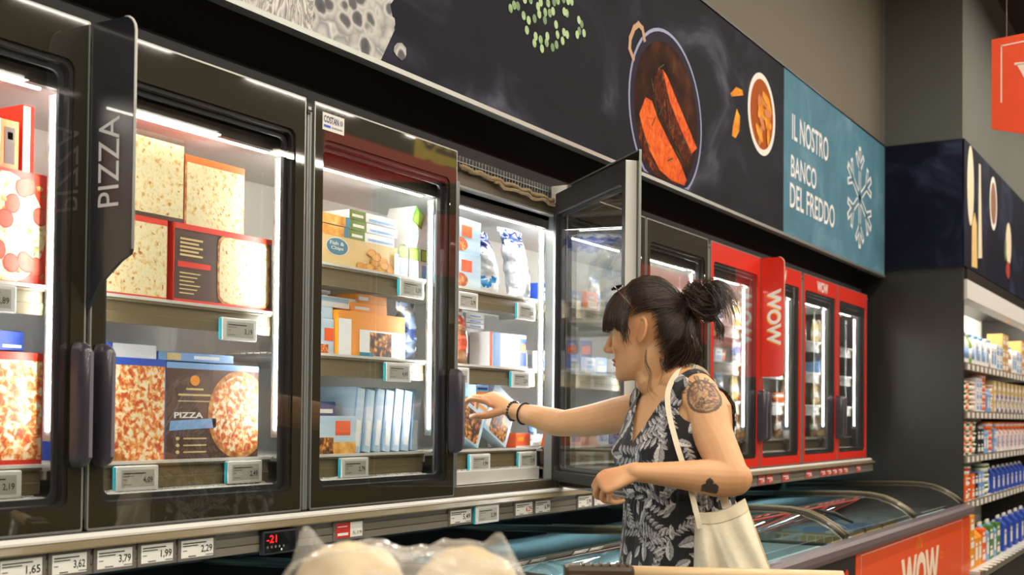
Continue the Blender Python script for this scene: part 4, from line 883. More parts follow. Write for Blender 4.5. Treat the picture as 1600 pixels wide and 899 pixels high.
# far cabinets
kinds = [('white_carton', M_whitebox), ('blue_carton', M_boxlb), ('pale_carton', M_sky), ('orange_carton', M_osq), ('red_carton', M_boxred)]
ORD = ['first', 'second', 'third', 'fourth', 'fifth', 'sixth', 'seventh', 'eighth', 'ninth', 'tenth', 'eleventh', 'twelfth', 'thirteenth', 'fourteenth', 'fifteenth', 'sixteenth', 'seventeenth', 'eighteenth', 'nineteenth', 'twentieth', 'twenty-first', 'twenty-second', 'twenty-third', 'twenty-fourth', 'twenty-fifth', 'twenty-sixth', 'twenty-seventh', 'twenty-eighth', 'twenty-ninth', 'thirtieth']
PROT = {}
def proto_item(kind, col):
    if (kind, col) in PROT: return PROT[(kind, col)]
    mt = {'white': M_whitebox, 'blue': M_boxblue, 'light blue': M_boxlb, 'orange': M_boxor, 'red': M_boxred, 'green': M_green, 'lime': M_lime, 'yellow': M_yelbox, 'brown': M_bread, 'navy': M_navy, 'cream': M_cream2, 'purple': mat('purple', '#6b4f9a', .5), 'tan': M_card, 'pink': mat('pink', '#e59a9a', .5), 'black': mat('pack_black', '#20242c', .4)}[col]
    alt = M_paper if col != 'white' else (M_boxlb if kind != 'tub' else M_boxor)
    m = MB(); h = .16; wd = .08
    if kind == 'bottle':
        m.lathe([(.030, 0), (.033, .006), (.033, .10), (.030, .118), (.015, .142), (.014, .150)], (.035, .035, 0), mt, 14); m.lathe([(.016, .150), (.016, .168), (.014, .170)], (.035, .035, 0), alt, 12); m.lathe([(.0335, .03), (.0335, .085)], (.035, .035, 0), alt, 14)
    elif kind == 'carton':
        m.box(0, 0, 0, .075, .075, .125, mt, .002); m.prism([(0, .125), (.075, .125), (.040, .158), (.035, .158)], 0, .075, mt, 'x'); m.box(0, .033, .157, .075, .040, .172, alt); m.rect(.01, .03, .065, .085, -.0008, alt); m.rect(.015, .09, .06, .105, -.0008, alt)
    elif kind == 'tub':
        m.lathe([(.034, 0), (.036, .004), (.043, .052), (.043, .055)], (.046, .046, 0), mt, 16); m.lathe([(.046, .055), (.046, .063), (.043, .065)], (.046, .046, 0), alt, 16); m.lathe([(.0375, .012), (.0415, .040)], (.046, .046, 0), alt, 16)
    elif kind == 'box':
        m.box(0, 0, 0, .10, .09, .075, mt, .002); m.rect(.012, .014, .088, .04, -.0008, alt); m.rect(.02, .048, .07, .06, -.0008, alt); m.box(.004, .004, .075, .096, .05, .0758, mt)
    elif kind == 'pouch':
        o = bag('milk_pouch', 0, 0, 0, .085, .15, .055, [(0, mt), (.35, alt), (.6, mt), (.9, alt)], 'x', 21, crumple=.008); o.data.transform(Matrix.Translation((.045, .04, 0))); PROT[(kind, col)] = [o.data, False, o, {}]; COL.objects.unlink(o); bpy.data.objects.remove(o); PROT[(kind, col)][2] = None
        return PROT[(kind, col)]
    PROT[(kind, col)] = [m.mesh(kind), False, None, {}]
    return PROT[(kind, col)]
NAMEK = {'bottle': 'milk_bottle', 'carton': 'milk_carton', 'tub': 'yogurt_tub', 'box': 'food_box', 'pouch': 'food_pouch'}
def item(kind, col, x, y, z, label, group, s=1.0, rz=0.0):
    d = proto_item(kind, col)[0]; o = bpy.data.objects.new(NAMEK[kind], d); COL.objects.link(o); o.location = (x, y, z); o.scale = (s, s, s); o.rotation_euler.z = rz
    return tag(o, label, {'bottle': 'bottle', 'carton': 'carton', 'tub': 'tub', 'box': 'box', 'pouch': 'bag'}[kind], group)
rr = random.Random(11)
SN = {1.80: 'topmost shelf', 1.62: 'second shelf', 1.43: 'third shelf', 1.240: 'lowest shelf', 1.757: 'topmost shelf', 1.512: 'middle shelf'}
DN = {(2, 0): 'the door hidden by the open one', (2, 1): 'the olive door beside the red ones', (3, 0): 'the first red door', (3, 1): 'the second red door', (4, 0): 'the third red door', (4, 1): 'the last red door'}
for k in (2, 3, 4):
    xl = X0+k*PM
    for dd in (0, 1):
        for z in SHELF_Z[k]:
            n = 4 if k == 2 else 4; x = xl+dd*(DW+GAP)+.06
            for i in range(5 if dd == 0 and k != 4 else 4):
                if z == 1.240 and k >= 3: kd, cl = rr.choice([('pouch', 'brown'), ('pouch', 'brown'), ('pouch', 'cream'), ('pouch', 'white')])
                elif k == 2: kd, cl = rr.choice([('box', 'white'), ('box', 'light blue'), ('pouch', 'white'), ('box', 'blue'), ('box', 'orange')])
                else: kd, cl = rr.choice([('box', 'white'), ('pouch', 'white'), ('box', 'cream'), ('pouch', 'cream'), ('box', 'light blue'), ('tub', 'white')]) 
                s = rr.uniform(.88, 1.05)
                item(kd, cl, x+i*.112, 2.125+rr.uniform(0, .02), z+.0012, '%s %s, %s on the %s behind %s' % (cl, {'box': 'box', 'pouch': 'bag', 'tub': 'tub'}[kd], ORD[i], SN[z], DN[(k, dd)]), 'small packs on the %s behind the %s' % (SN[z], DN[(k, dd)]), min(s, 1.0))
# dairy shelving goods
SCL = {'topmost': 1.25, 'second': 1.0, 'third': 1.1, 'fourth': 1.1, 'lowest': 1.5}
def fill(z, seq, rows=1, yoff=.0, nm=''):
    x = 8.09; i = 0; sh = nm
    for rep in range(60):
        kd, cl, st = seq(i)
        wd = {'bottle': .072, 'carton': .082, 'tub': .094, 'box': .106, 'pouch': .098}[kd]; hh = {'bottle': .17, 'carton': .172, 'tub': .065, 'box': .0758, 'pouch': .15}[kd]
        sc = SCL[nm]; wd *= sc
        if x+wd > 10.95 or i >= len(ORD): break
        for q in range(st):
            item(kd, cl, x, 1.475+yoff, z+.001+q*(hh*sc+.001), '%s %s, %s from the left on the %s dairy shelf%s' % (cl, {'bottle': 'bottle', 'carton': 'carton', 'tub': 'tub', 'box': 'box', 'pouch': 'pouch'}[kd], ORD[i], sh, '' if st == 1 else (', ' + ['bottom', 'second up', 'third up', 'fourth up'][q]+' of stack')), 'goods on the %s dairy shelf' % sh, sc)
        x += wd+.006; i += 1
rr = random.Random(4)
def sq(table):
    def f(i):
        a = [t for t in table if t[0] > i][0]; return a[1][(i*7+i//2) % len(a[1])]
    return f
fill(1.72, sq([(4, [('bottle', 'lime', 1), ('bottle', 'white', 1)]), (10, [('bottle', 'white', 1), ('carton', 'white', 1), ('bottle', 'cream', 1)]), (99, [('box', 'tan', 3), ('box', 'white', 2), ('carton', 'white', 1), ('bottle', 'brown', 1)])]), nm='topmost')
fill(1.41, sq([(4, [('tub', 'white', 3), ('tub', 'green', 3), ('tub', 'orange', 3)]), (12, [('tub', 'white', 4), ('box', 'white', 3), ('tub', 'pink', 3), ('carton', 'light blue', 1)]), (99, [('box', 'cream', 3), ('tub', 'white', 4), ('carton', 'blue', 1), ('tub', 'black', 3), ('tub', 'purple', 3)])]), nm='second')
fill(1.125, sq([(5, [('tub', 'green', 3), ('tub', 'white', 3), ('carton', 'green', 1)]), (12, [('carton', 'light blue', 1), ('box', 'black', 2), ('box', 'light blue', 2), ('tub', 'white', 3)]), (99, [('carton', 'white', 1), ('carton', 'purple', 1), ('tub', 'white', 3), ('pouch', 'blue', 1), ('tub', 'pink', 3)])]), nm='third')
fill(.83, sq([(4, [('tub', 'red', 3), ('box', 'orange', 2), ('tub', 'red', 3)]), (9, [('tub', 'green', 3), ('box', 'light blue', 2), ('box', 'black', 2), ('pouch', 'white', 1)]), (99, [('carton', 'blue', 1), ('box', 'navy', 2), ('pouch', 'white', 1), ('tub', 'blue', 3), ('pouch', 'blue', 1)])]), nm='fourth')
fill(.40, sq([(4, [('box', 'yellow', 3), ('pouch', 'yellow', 1), ('box', 'orange', 2), ('carton', 'yellow', 1)]), (8, [('carton', 'light blue', 1), ('box', 'green', 2), ('pouch', 'light blue', 1)]), (99, [('pouch', 'blue', 1), ('pouch', 'light blue', 1), ('carton', 'blue', 1), ('pouch', 'navy', 1), ('pouch', 'white', 1)])]), yoff=-.05, nm='lowest')
# chest goods
NM3 = ('left', 'middle', 'right')
for i in range(3):
    tx = 6.76+i*.40
    m = MB(); m.box(0, 0, 0, .36, .40, .02, M_card, .003); m.box(.006, .006, .02, .354, .394, .022, mat('tray_inside', '#a07c46', .8)); m.box(0, 0, .02, .36, .006, .085, M_card); m.box(0, .394, .02, .36, .40, .085, M_card); m.box(0, 0, .02, .006, .4, .085, M_card); m.box(.354, 0, .02, .36, .4, .085, M_card)
    m.build('cardboard_tray', loc=(tx, 1.84, .625), label=NM3[i]+' cardboard tray in the chest with the orange WOW panel', cat='tray')
    m = MB(); m.box(0, 0, 0, .36, .42, .323, M_linw, .004); m.box(.02, -.001, .02, .34, 0, .30, M_sky); m.build('frozen_carton', loc=(tx, 1.83, .3012), label=NM3[i]+' pale carton under the cardboard tray in the chest', cat='box')
    for j in range(2):
        for q in range(3):
            product('frozen_box', tx+.014+j*.168, 1.852+q*.126, .6485, .16, .118, .07+.012*((j+q+i) % 2), (M_whitebox, M_boxlb, M_sky)[(i+j+q) % 3], lambda m, w_, h: R(m, w_, h, .1, .2, .9, .6, M_boxlb), '%s box in the %s cardboard tray, %s row, %s side' % (('white', 'light blue', 'pale blue')[(i+j+q) % 3], NM3[i], ('front', 'middle', 'back')[q], ('left', 'right')[j]), 'box', 'small boxes in the chest trays')
for i in range(4):
    product('frozen_box', 6.74+i*.24, 1.60, .3012, .21, .16, .30, (M_boxlb, M_whitebox)[i % 2], lambda m, w_, h: (R(m, w_, h, .1, .5, .9, .9, M_tealc), R(m, w_, h, .2, .6, .7, .8, M_paper, 2)), '%s upright box in front of the cardboard trays, counted from the left' % ORD[i], 'box', 'upright boxes in front of the trays')
for i in range(4):
    bag('frozen_bag', (2.90, 3.36, 4.15, 4.55)[i], 1.80, .3012, .26, .30, .15, [(0, M_film), (.4, M_filmb if i % 2 else M_film), (.7, M_film)], '%s bag from the left in the chest beside the woman' % (ORD[i]), 40+i, group='bags in the chest beside the woman')
# ---------------------------------------------------------------- the woman
V = Vector
FH = V((math.sin(YAW), math.cos(YAW), 0)); RH = V((math.cos(YAW), -math.sin(YAW), 0)); ZU = V((0, 0, 1))
TC = at(1062, 618, 3.08); ROOT = V((TC.x, TC.y, 0))
TF = (RH*-.89+FH*-.455).normalized(); TL = ZU.cross(TF).normalized()          # torso facing, her left
def tp(f, l, z): return V((ROOT.x, ROOT.y, 0))+TF*f+TL*l+ZU*z
class Vol:
    """closed overlapping volumes that a voxel remesh fuses into one skin"""
    def __init__(s): s.v = []; s.f = []
    def rings(s, rings):
        n = len(rings[0]); b = len(s.v)
        for r in rings: s.v += [tuple(p) for p in r]
        for j in range(len(rings)-1):
            for i in range(n): s.f.append((b+j*n+i, b+j*n+(i+1) % n, b+(j+1)*n+(i+1) % n, b+(j+1)*n+i))
        s.f += [tuple(range(b, b+n))[::-1], tuple(range(b+(len(rings)-1)*n, b+len(rings)*n))]
    def chain(s, pts, rad, n=16, sub=4, side=None, flat=1.0):
        """tapering limb through points with round ends; rad items r or (r_side, r_other)"""
        P = [V(p) for p in pts]; R = [(r, r) if not isinstance(r, tuple) else r for r in rad]; PP = []; RR = []
        for i in range(len(P)-1):
            p0, p1, p2, p3 = P[max(0, i-1)], P[i], P[i+1], P[min(len(P)-1, i+2)]
            for k in range(sub):
                t = k/sub; q = .5*((2*p1)+(p2-p0)*t+(2*p0-5*p1+4*p2-p3)*t*t+(3*p1-p0-3*p2+p3)*t**3); PP.append(q)
                RR.append(tuple(R[i][a]*(1-t)+R[i+1][a]*t for a in (0, 1)))
        PP.append(P[-1]); RR.append(R[-1])
        # round caps
        def cap(p, d, r): return [(p+d*r[0]*math.sin(a), (r[0]*math.cos(a), r[1]*math.cos(a))) for a in (.5, 1.0, 1.4)]
        d0 = (PP[0]-PP[1]).normalized(); d1 = (PP[-1]-PP[-2]).normalized()
        c0 = cap(PP[0], d0, RR[0])[::-1]; c1 = cap(PP[-1], d1, RR[-1])
        PP = [c[0] for c in c0]+PP+[c[0] for c in c1]; RR = [c[1] for c in c0]+RR+[c[1] for c in c1]
        ref = V(side) if side else (ZU if abs((PP[-1]-PP[0]).normalized().z) < .9 else V((1, 0, 0)))
        rings = []
        for i, p in enumerate(PP):
            t = (PP[min(i+1, len(PP)-1)]-PP[max(i-1, 0)]).normalized(); a = (ref-t*ref.dot(t)).normalized(); b = t.cross(a)
            rings.append([p+a*math.cos(2*PI*k/n)*RR[i][0]+b*math.sin(2*PI*k/n)*RR[i][1] for k in range(n)])
        s.rings(rings)
    def ell(s, c, ax, n=18):
        """ellipsoid: ax = three vectors"""
        rings = []
        for j in range(1, n//2):
            e = -PI/2+PI*j/(n//2); rings.append([V(c)+ax[0]*math.cos(e)*math.cos(2*PI*i/n)+ax[1]*math.cos(e)*math.sin(2*PI*i/n)+ax[2]*math.sin(e) for i in range(n)])
        s.rings(rings)
    def fuse(s, voxel, smooth=3, fac=.5):
        me = bpy.data.meshes.new('vol'); me.from_pydata(s.v, [], s.f); bm = bmesh.new(); bm.from_mesh(me); bmesh.ops.recalc_face_normals(bm, faces=bm.faces); bm.to_mesh(me); bm.free()
        ob = bpy.data.objects.new('vol', me); COL.objects.link(ob)
        r = ob.modifiers.new('r', 'REMESH'); r.mode = 'VOXEL'; r.voxel_size = voxel
        if smooth: sm = ob.modifiers.new('s', 'SMOOTH'); sm.iterations = smooth; sm.factor = fac
        out = bpy.data.meshes.new_from_object(ob.evaluated_get(bpy.context.evaluated_depsgraph_get()))
        bpy.data.objects.remove(ob); bpy.data.meshes.remove(me)
        n = len(out.vertices); co = np.empty(n*3, 'f'); out.vertices.foreach_get('co', co)
        return out, co.reshape(n, 3).astype('d')
def torso_slices(inf=0.0, zmax=9, zmin=0):
    S = [(1.448, .012, .050, .058), (1.425, .004, .068, .098), (1.402, 0, .082, .136), (1.37, 0, .096, .158), (1.32, .006, .110, .162), (1.27, .016, .122, .156), (1.22, .014, .120, .149), (1.15, .0, .104, .137), (1.08, 0, .106, .142), (1.0, 0, .118, .162), (.92, -.004, .126, .176), (.84, -.002, .118, .170)]
    rings = []
    for z, cf, hd, hw in S:
        if z > zmax or z < zmin: continue
        r = []
        for i in range(40):
            a = 2*PI*i/40; c, s = math.cos(a), math.sin(a); e = 2/2.4
            f = cf+(hd+inf)*math.copysign(abs(c)**e, c); l = (hw+inf)*math.copysign(abs(s)**e, s)
            if 1.2 < z < 1.34 and c > 0: f += .018*math.exp(-((abs(l)-.075)/.04)**2)*math.exp(-((z-1.265)/.05)**2)
            zz = z+.10*l*max(0, min(1, (z-1.15)/.2))
            r.append(tp(f, l, zz))
        rings.append(r)
    return rings
# head frame
HC = at(1010, 522, 3.10); psi = math.radians(24)
HF = (RH*-math.cos(psi)+FH*math.sin(psi)); HL = ZU.cross(HF).normalized()
_p = math.radians(7); HFd = (HF*math.cos(_p)-ZU*math.sin(_p)).normalized(); HU = HFd.cross(HL).normalized()
def hp_(x, y, z): return HC+HFd*x+HL*y+HU*z
body = Vol()
HS = [(-.113, .082, .045, .014), (-.106, .091, .020, .029), (-.092, .0925, -.005, .041), (-.075, .089, -.03, .050), (-.055, .088, -.045, .057), (-.035, .089, -.06, .062), (-.01, .090, -.075, .067), (.015, .089, -.088, .071), (.04, .093, -.096, .074), (.06, .091, -.098, .075), (.08, .081, -.092, .071), (.10, .062, -.076, .060), (.114, .038, -.053, .043), (.122, .012, -.025, .018)]
rings = []
for z, xf, xb, hw in HS:
    r = []; cx = (xf+xb)/2; cx = xf-(xf-xb)*.48
    for i in range(36):
        a = 2*PI*i/36; c, s = math.cos(a), math.sin(a); e = 2/2.25
        x = cx+(xf-cx if c > 0 else cx-xb)*math.copysign(abs(c)**e, c); y = hw*math.copysign(abs(s)**e, s)
        r.append(hp_(x, y, z))
    rings.append(r)
body.rings(rings)
body.chain([hp_(.086, 0, .022), hp_(.096, 0, .003), hp_(.106, 0, -.016), hp_(.110, 0, -.024)], [(.008, .007), (.0085, .008), (.009, .009), (.0095, .0105)], 12, 3)
for sy in (-1, 1):
    body.ell(hp_(.099, sy*.010, -.030), (HFd*.011, HL*.0075, HU*.008), 12)
    body.ell(hp_(.066, sy*.032, -.026), (HFd*.018, HL*.022, HU*.024), 14)            # cheek
    # ear
    E0 = hp_(-.006, sy*.072, .002); er = (HU*.95-HFd*.25).normalized(); eo = (HL*sy*.5-HFd*.86).normalized()
    body.ell(E0+eo*.004, (er*.028, eo.cross(er)*.0035, eo*.016), 14)
    arc = [E0+er*(.030*math.sin(t))+eo*(.006+.018*math.cos(t))+HL*sy*.003 for t in [(-1.2+i*.36) for i in range(9)]]
    body.chain(arc, [.0045]*9, 8, 2)
    body.ell(E0-er*.026+eo*.006, (er*.008, HL*.005, eo*.008), 10)
body.ell(hp_(.089, 0, -.056), (HFd*.010, HL*.021, HU*.0055), 14); body.ell(hp_(.088, 0, -.068), (HFd*.010, HL*.018, HU*.0065), 14); body.ell(hp_(.078, 0, -.096), (HFd*.017, HL*.022, HU*.015), 14)
NB = at(1048, 612, 3.09)
body.chain([hp_(-.025, 0, -.01), hp_(-.022, 0, -.06), at(1030, 588, 3.095), at(1043, 606, 3.09), at(1055, 640, 3.08)], [(.05, .05), (.056, .052), (.053, .050), (.058, .056), (.07, .07)], 20, 4)
body.chain([hp_(.06, 0, -.085), hp_(.015, 0, -.09), at(1018, 592, 3.095)], [.026, .036, .045], 16, 3)
body.rings(torso_slices())
# trapezius and shoulders
LS, RS = at(1088, 618, 2.975), at(1006, 641, 3.215)
body.chain([at(1046, 600, 3.08), at(1066, 600, 3.03), LS], [.045, .047, .050], 16, 4)
body.chain([at(1040, 606, 3.10), at(1020, 622, 3.16), RS], [.045, .046, .046], 16, 4)
LE, LW = at(1143, 748, 2.845), at(990, 738, 2.835)
body.chain([LS+V((0, 0, .004)), LS.lerp(LE, .25)+RH*.006, LS.lerp(LE, .5), LS.lerp(LE, .78), LE], [.054, .0535, .049, .0455, .043], 20, 5)
body.chain([LE+RH*.006, LE.lerp(LW, .14)-ZU*.002, LE.lerp(LW, .32), LE.lerp(LW, .6), LE.lerp(LW, .85), LW], [(.043), (.0445, .043), (.040, .041), (.031, .033), (.0245, .028), (.0225, .029)], 18, 4)
body.ell(LE+RH*.018-ZU*.010, (RH*.025, FH*.026, ZU*.026), 14)
RE, RW = at(883, 662, 3.43), at(799, 642, 3.62)
body.chain([RS, RS.lerp(RE, .3)-ZU*.002, RS.lerp(RE, .65)-ZU*.004, RE], [.052, .050, .045, .037], 20, 5)
body.chain([RE, RE.lerp(RW, .2)-ZU*.003, RE.lerp(RW, .5), RE.lerp(RW, .8), RW], [.0375, .040, .034, .027, (.023, .028)], 18, 5)
def hand(W, kn, nrm, thumbdir, curls, spread, right, L=1.0, thumb_curl=(.5, .4), fr=1.0):
    """W wrist, kn unit direction wrist to knuckles, nrm back-of-hand normal, thumbdir unit towards thumb side; curls = bend per joint for each finger"""
    kn = kn.normalized(); nrm = (nrm-kn*nrm.dot(kn)).normalized(); td = nrm.cross(kn).normalized()
    if td.dot(thumbdir) < 0: td = -td
    Kc = W+kn*.082*L
    body.chain([W-kn*.01, W+kn*.025*L, W+kn*.055*L, Kc-nrm*.002], [(.017, .027), (.0165, .031), (.015, .037), (.012, .036)], 16, 4, side=tuple(nrm))
    tips = []
    for i, (o, ln, r) in enumerate(((.030, (.042, .026, .020), .0083), (.0105, (.047, .030, .021), .0085), (-.010, (.043, .028, .020), .0080), (-.029, (.034, .022, .018), .0070))):
        b = W+kn*(.078-.006*abs(i-1))*L+td*o*L; d = (kn+td*spread*(1.5-i)*.12).normalized(); n_ = nrm; pts = [b-kn*.02, b]; ax = td
        for j, sg in enumerate(ln):
            q = Matrix.Rotation(curls[i][j]*(1 if ax.cross(d).dot(nrm if j == 0 else nlast) < 0 else -1), 3, ax)
            d2 = q @ d; nlast = (q @ (nrm if j == 0 else nlast)); d = d2.normalized(); pts.append(pts[-1]+d*sg*L)
        body.chain(pts, [r*fr, r*fr*1.05, r*fr*1.0, r*fr*.92, r*fr*.75], 10, 3); tips.append(pts[-1])
    tb = W+kn*.022*L+td*.024*L-nrm*.006; d = (kn*.62+td*.62-nrm*.5).normalized(); pts = [tb, tb+d*.038*L]; d = (kn*(.62+thumb_curl[0]*.4)+td*(.62-thumb_curl[0])-nrm*.5).normalized(); pts.append(pts[-1]+d*.032*L); d = (kn*.6+td*(.3-thumb_curl[1])-nrm*.5).normalized(); pts.append(pts[-1]+d*.024*L)
    body.chain(pts, [.0135, .0115, .0100, .0080], 10, 3)
    return tips
# left hand: loosely curled in front of the waist, back of the hand up and towards the viewer
hand(LW, (RH*-.90-ZU*.32+FH*-.08), (ZU*.75-FH*.62-RH*.2), (FH*-.2+ZU*-.5+RH*-.2) if False else (FH*.9+ZU*.2), [(.9, 1.25, .7), (1.0, 1.3, .7), (1.05, 1.3, .7), (1.1, 1.3, .7)], .5, False, .95)
# right hand: reaching through the opening round a carton
hand(RW, at(742, 606, 3.675)-RW, (ZU*.80-FH*.50+RH*.15), (ZU*-.45-FH*.8-RH*.3), [(.35, .55, .3), (.45, .6, .35), (.55, .65, .4), (.65, .7, .4)], .8, True, 1.08)
# legs and feet
for sl in (-1, 1):
    hipp = tp(0, sl*.085, .88); knee = tp(.015, sl*.085, .49); ank = tp(-.01, sl*.09, .085)
    body.chain([hipp, hipp.lerp(knee, .5), knee, knee.lerp(ank, .3)-TF*.012, ank], [.085, .072, .054, .052, .034], 18, 4)
    body.chain([tp(-.03, sl*.09, .045), tp(.05, sl*.095, .045), tp(.12, sl*.10, .030), tp(.165, sl*.10, .024)], [(.038, .032), (.034, .036), (.022, .040), (.016, .036)], 14, 4)
bme, co = body.fuse(.0026, 4, .5)
# features pressed into the head: eye sockets, mouth line, philtrum; masks for colour
rel = co-np.array(HC); hx = rel@np.array(HFd); hy = rel@np.array(HL); hz = rel@np.array(HU)
for sy in (-1, 1):
    g = np.exp(-(((hx-.088)/.022)**2+((hy-sy*.031)/.017)**2+((hz-.010)/.011)**2)); co -= np.outer(g*.0085, np.array(HFd))
g = np.exp(-(((hy)/.024)**2+((hz+.0618)/.0022)**2))*(hx > .075); co -= np.outer(g*.0035, np.array(HFd))
for sy in (-1, 1):
    g = np.exp(-(((hx+.0)/.012)**2+((hz-.0)/.014)**2))*(np.abs(hy-sy*.078) < .02); co -= np.outer(g*.002*sy, np.array(HL))
lip = np.clip(np.exp(-(((hy)/.022)**2+((hz+.062)/.010)**2))*(hx > .078)*1.4, 0, 1)
flush = np.exp(-(((np.abs(hy)-.045)/.02)**2+((hz+.03)/.02)**2))*(hx > .04)*.35
for p_, s_ in ((LE, .04), (LW-RH*.09, .05), (RW-RH*.08, .05), (hp_(-.006, .076, .0), .03), (hp_(.11, 0, -.026), .015)): flush = np.maximum(flush, .5*np.exp(-(((co-np.array(p_))**2).sum(1)/s_**2)))
# tattoos: leafy skull-like blot on the upper arm, small solid blot near the elbow (projected round the limb from its outer side)
T1 = LS.lerp(LE, .02)+V((0, 0, -.012)); out1 = (-FH).normalized()
def local2(center, upv, outv):
    upv = upv.normalized(); sd = upv.cross(outv).normalized(); r_ = co-np.array(center); return r_@np.array(sd), r_@np.array(upv), r_@np.array(outv.normalized())
rngt = np.random.RandomState(3)
a_, b_, c_ = local2(at(1098, 618, 2.93), LS-LE, -FH); a_ = -a_
mask = np.zeros(len(co)); 
def ellp(cx, cy, rx, ry, ang=0):
    x = (a_-cx)*math.cos(ang)+(b_-cy)*math.sin(ang); y = -(a_-cx)*math.sin(ang)+(b_-cy)*math.cos(ang); return np.sqrt((x/rx)**2+(y/ry)**2)
near = (c_ > -.015)
e0 = ellp(0, -.012, .040, .046)
mask = np.maximum(mask, np.where(np.abs(e0-.96) < .07, .85, 0)); mask = np.maximum(mask, np.where((e0 < 1), .34+.25*np.sin(a_*420+b_*260)*np.sin(b_*310), 0))
for cx, cy, rx, ry, an, vv in ((-.020, -.010, .011, .006, .9, .8), (.012, -.024, .012, .006, -.5, .8), (-.006, -.030, .010, .005, .3, .7), (.022, -.004, .006, .014, .2, .7), (-.018, .006, .014, .007, .6, .75), (.016, .008, .015, .007, -.5, .75), (0, .016, .006, .016, 0, .8), (-.022, .034, .006, .018, .5, .85), (.0, .042, .006, .020, 0, .85), (.022, .036, .006, .018, -.5, .85), (.035, .020, .005, .016, -1.0, .8), (-.034, .018, .005, .014, 1.0, .8), (-.010, -.045, .018, .004, 0, .8), (.014, -.044, .014, .004, .2, .7), (-.012, -.014, .004, .004, 0, .95), (.008, -.016, .005, .004, 0, .95), (-.002, -.030, .012, .005, 0, .9), (.020, -.030, .010, .008, .4, .8), (-.022, -.032, .008, .007, -.4, .8)):
    e = ellp(cx, cy, rx, ry, an); mask = np.maximum(mask, np.where(e < 1, np.where(e > .55, vv, vv*.55), 0))
mask *= near*(((co-np.array(at(1098, 618, 2.93)))**2).sum(1) < .085**2)
a_, b_, c_ = local2(at(1110, 764, 2.80), ZU, -FH); a_ = -a_
m2 = np.minimum(np.minimum(ellp(0, -.006, .020, .011), ellp(.001, .014, .009, .010)), np.minimum(ellp(-.010, .002, .010, .009), ellp(.011, .003, .009, .009))) < 1
mask = np.maximum(mask, m2*.95*(c_ > -.02)*(((co-np.array(at(1110, 764, 2.80)))**2).sum(1) < .05**2))
bme.vertices.foreach_set('co', (co-np.array(ROOT)).astype('f').ravel())
at_ = bme.color_attributes.new('marks', 'FLOAT_COLOR', 'POINT'); at_.data.foreach_set('color', np.stack([lip, mask, flush, np.ones(len(co))], 1).astype('f').ravel())
bme.polygons.foreach_set('use_smooth', [True]*len(bme.polygons))
m, nt, out = new_mat('skin'); b = nd(nt, 'ShaderNodeBsdfPrincipled', i_Roughness=.46); b.inputs['Subsurface Weight'].default_value = .12; b.inputs['Subsurface Radius'].default_value = (1, .4, .25); b.inputs['Subsurface Scale'].default_value = .008
atn = nd(nt, 'ShaderNodeAttribute', attribute_name='marks'); sp = nd(nt, 'ShaderNodeSeparateColor'); nt.links.new(atn.outputs['Color'], sp.inputs[0])
tc = nd(nt, 'ShaderNodeTexCoord'); no = nd(nt, 'ShaderNodeTexNoise', i_Scale=18.0, i_Detail=6.0); nt.links.new(tc.outputs['Object'], no.inputs['Vector'])
def mixc(f, a, c2, amt=None):
    x = nd(nt, 'ShaderNodeMix', data_type='RGBA'); nt.links.new(f, x.inputs[0]); nt.links.new(a, x.inputs[6]) if not isinstance(a, tuple) else setattr(x.inputs[6], 'default_value', (*a, 1)); x.inputs[7].default_value = (*c2, 1); return x.outputs[2]
c0 = mixc(no.outputs[0], lin('#d79f6e'), lin('#e3b284')); c1_ = mixc(sp.outputs[2], c0, lin('#c47048')); c2_ = mixc(sp.outputs[0], c1_, lin('#9c4a40')); c3_ = mixc(sp.outputs[1], c2_, lin('#2c2a2c'))
nt.links.new(c3_, b.inputs['Base Color']); n2 = nd(nt, 'ShaderNodeTexNoise', i_Scale=500.0, i_Detail=2.0); nt.links.new(tc.outputs['Object'], n2.inputs['Vector']); bp = nd(nt, 'ShaderNodeBump', i_Strength=.08, i_Distance=.002); nt.links.new(n2.outputs[0], bp.inputs['Height']); nt.links.new(bp.outputs[0], b.inputs['Normal'])
nt.links.new(b.outputs[0], out.inputs[0]); M_skin = m
bme.materials.clear(); bme.materials.append(M_skin); bme.name = 'body'
woman = empty('person', tuple(ROOT), label='dark-haired woman in a black and white leaf print dress reaching into the freezer', cat='person')
ob = bpy.data.objects.new('body', bme); COL.objects.link(ob); ob.parent = woman
def loc(p): return tuple(V(p)-ROOT)
# eyes and brows
for sy in (-1, 1):
    e = MB(); vs = Vol(); vs.ell(hp_(.0705, sy*.030, .011)-ROOT, (HFd*.0115, HL*.0115, HU*.0115), 16); e.add(vs.v, vs.f, mat('eye_white', '#d9d2c8', .2), True)
    vs = Vol(); vs.ell(hp_(.0775, sy*.030, .010)-ROOT, (HFd*.0052, HL*.0055, HU*.0055), 12); e.add(vs.v, vs.f, mat('iris_dark', '#2c1c12', .15), True)
    e.build('eye', woman)
    l = MB()
    l.tube([loc(hp_(.086-.30*abs(k-.5)**2*.05, sy*(.020+.024*k), .0185+.004*math.sin(PI*k))) for k in (0, .25, .5, .75, 1)], .0016, mat('lash', '#1a120e', .6), 5)
    l.tube([loc(hp_(.0935-.008*k, sy*(.014+.032*k), .033+.004*math.sin(PI*k))) for k in (0, .25, .5, .75, 1)], .0026, mat('lash', '#1a120e', .6), 5); l.build('eyebrow', woman)
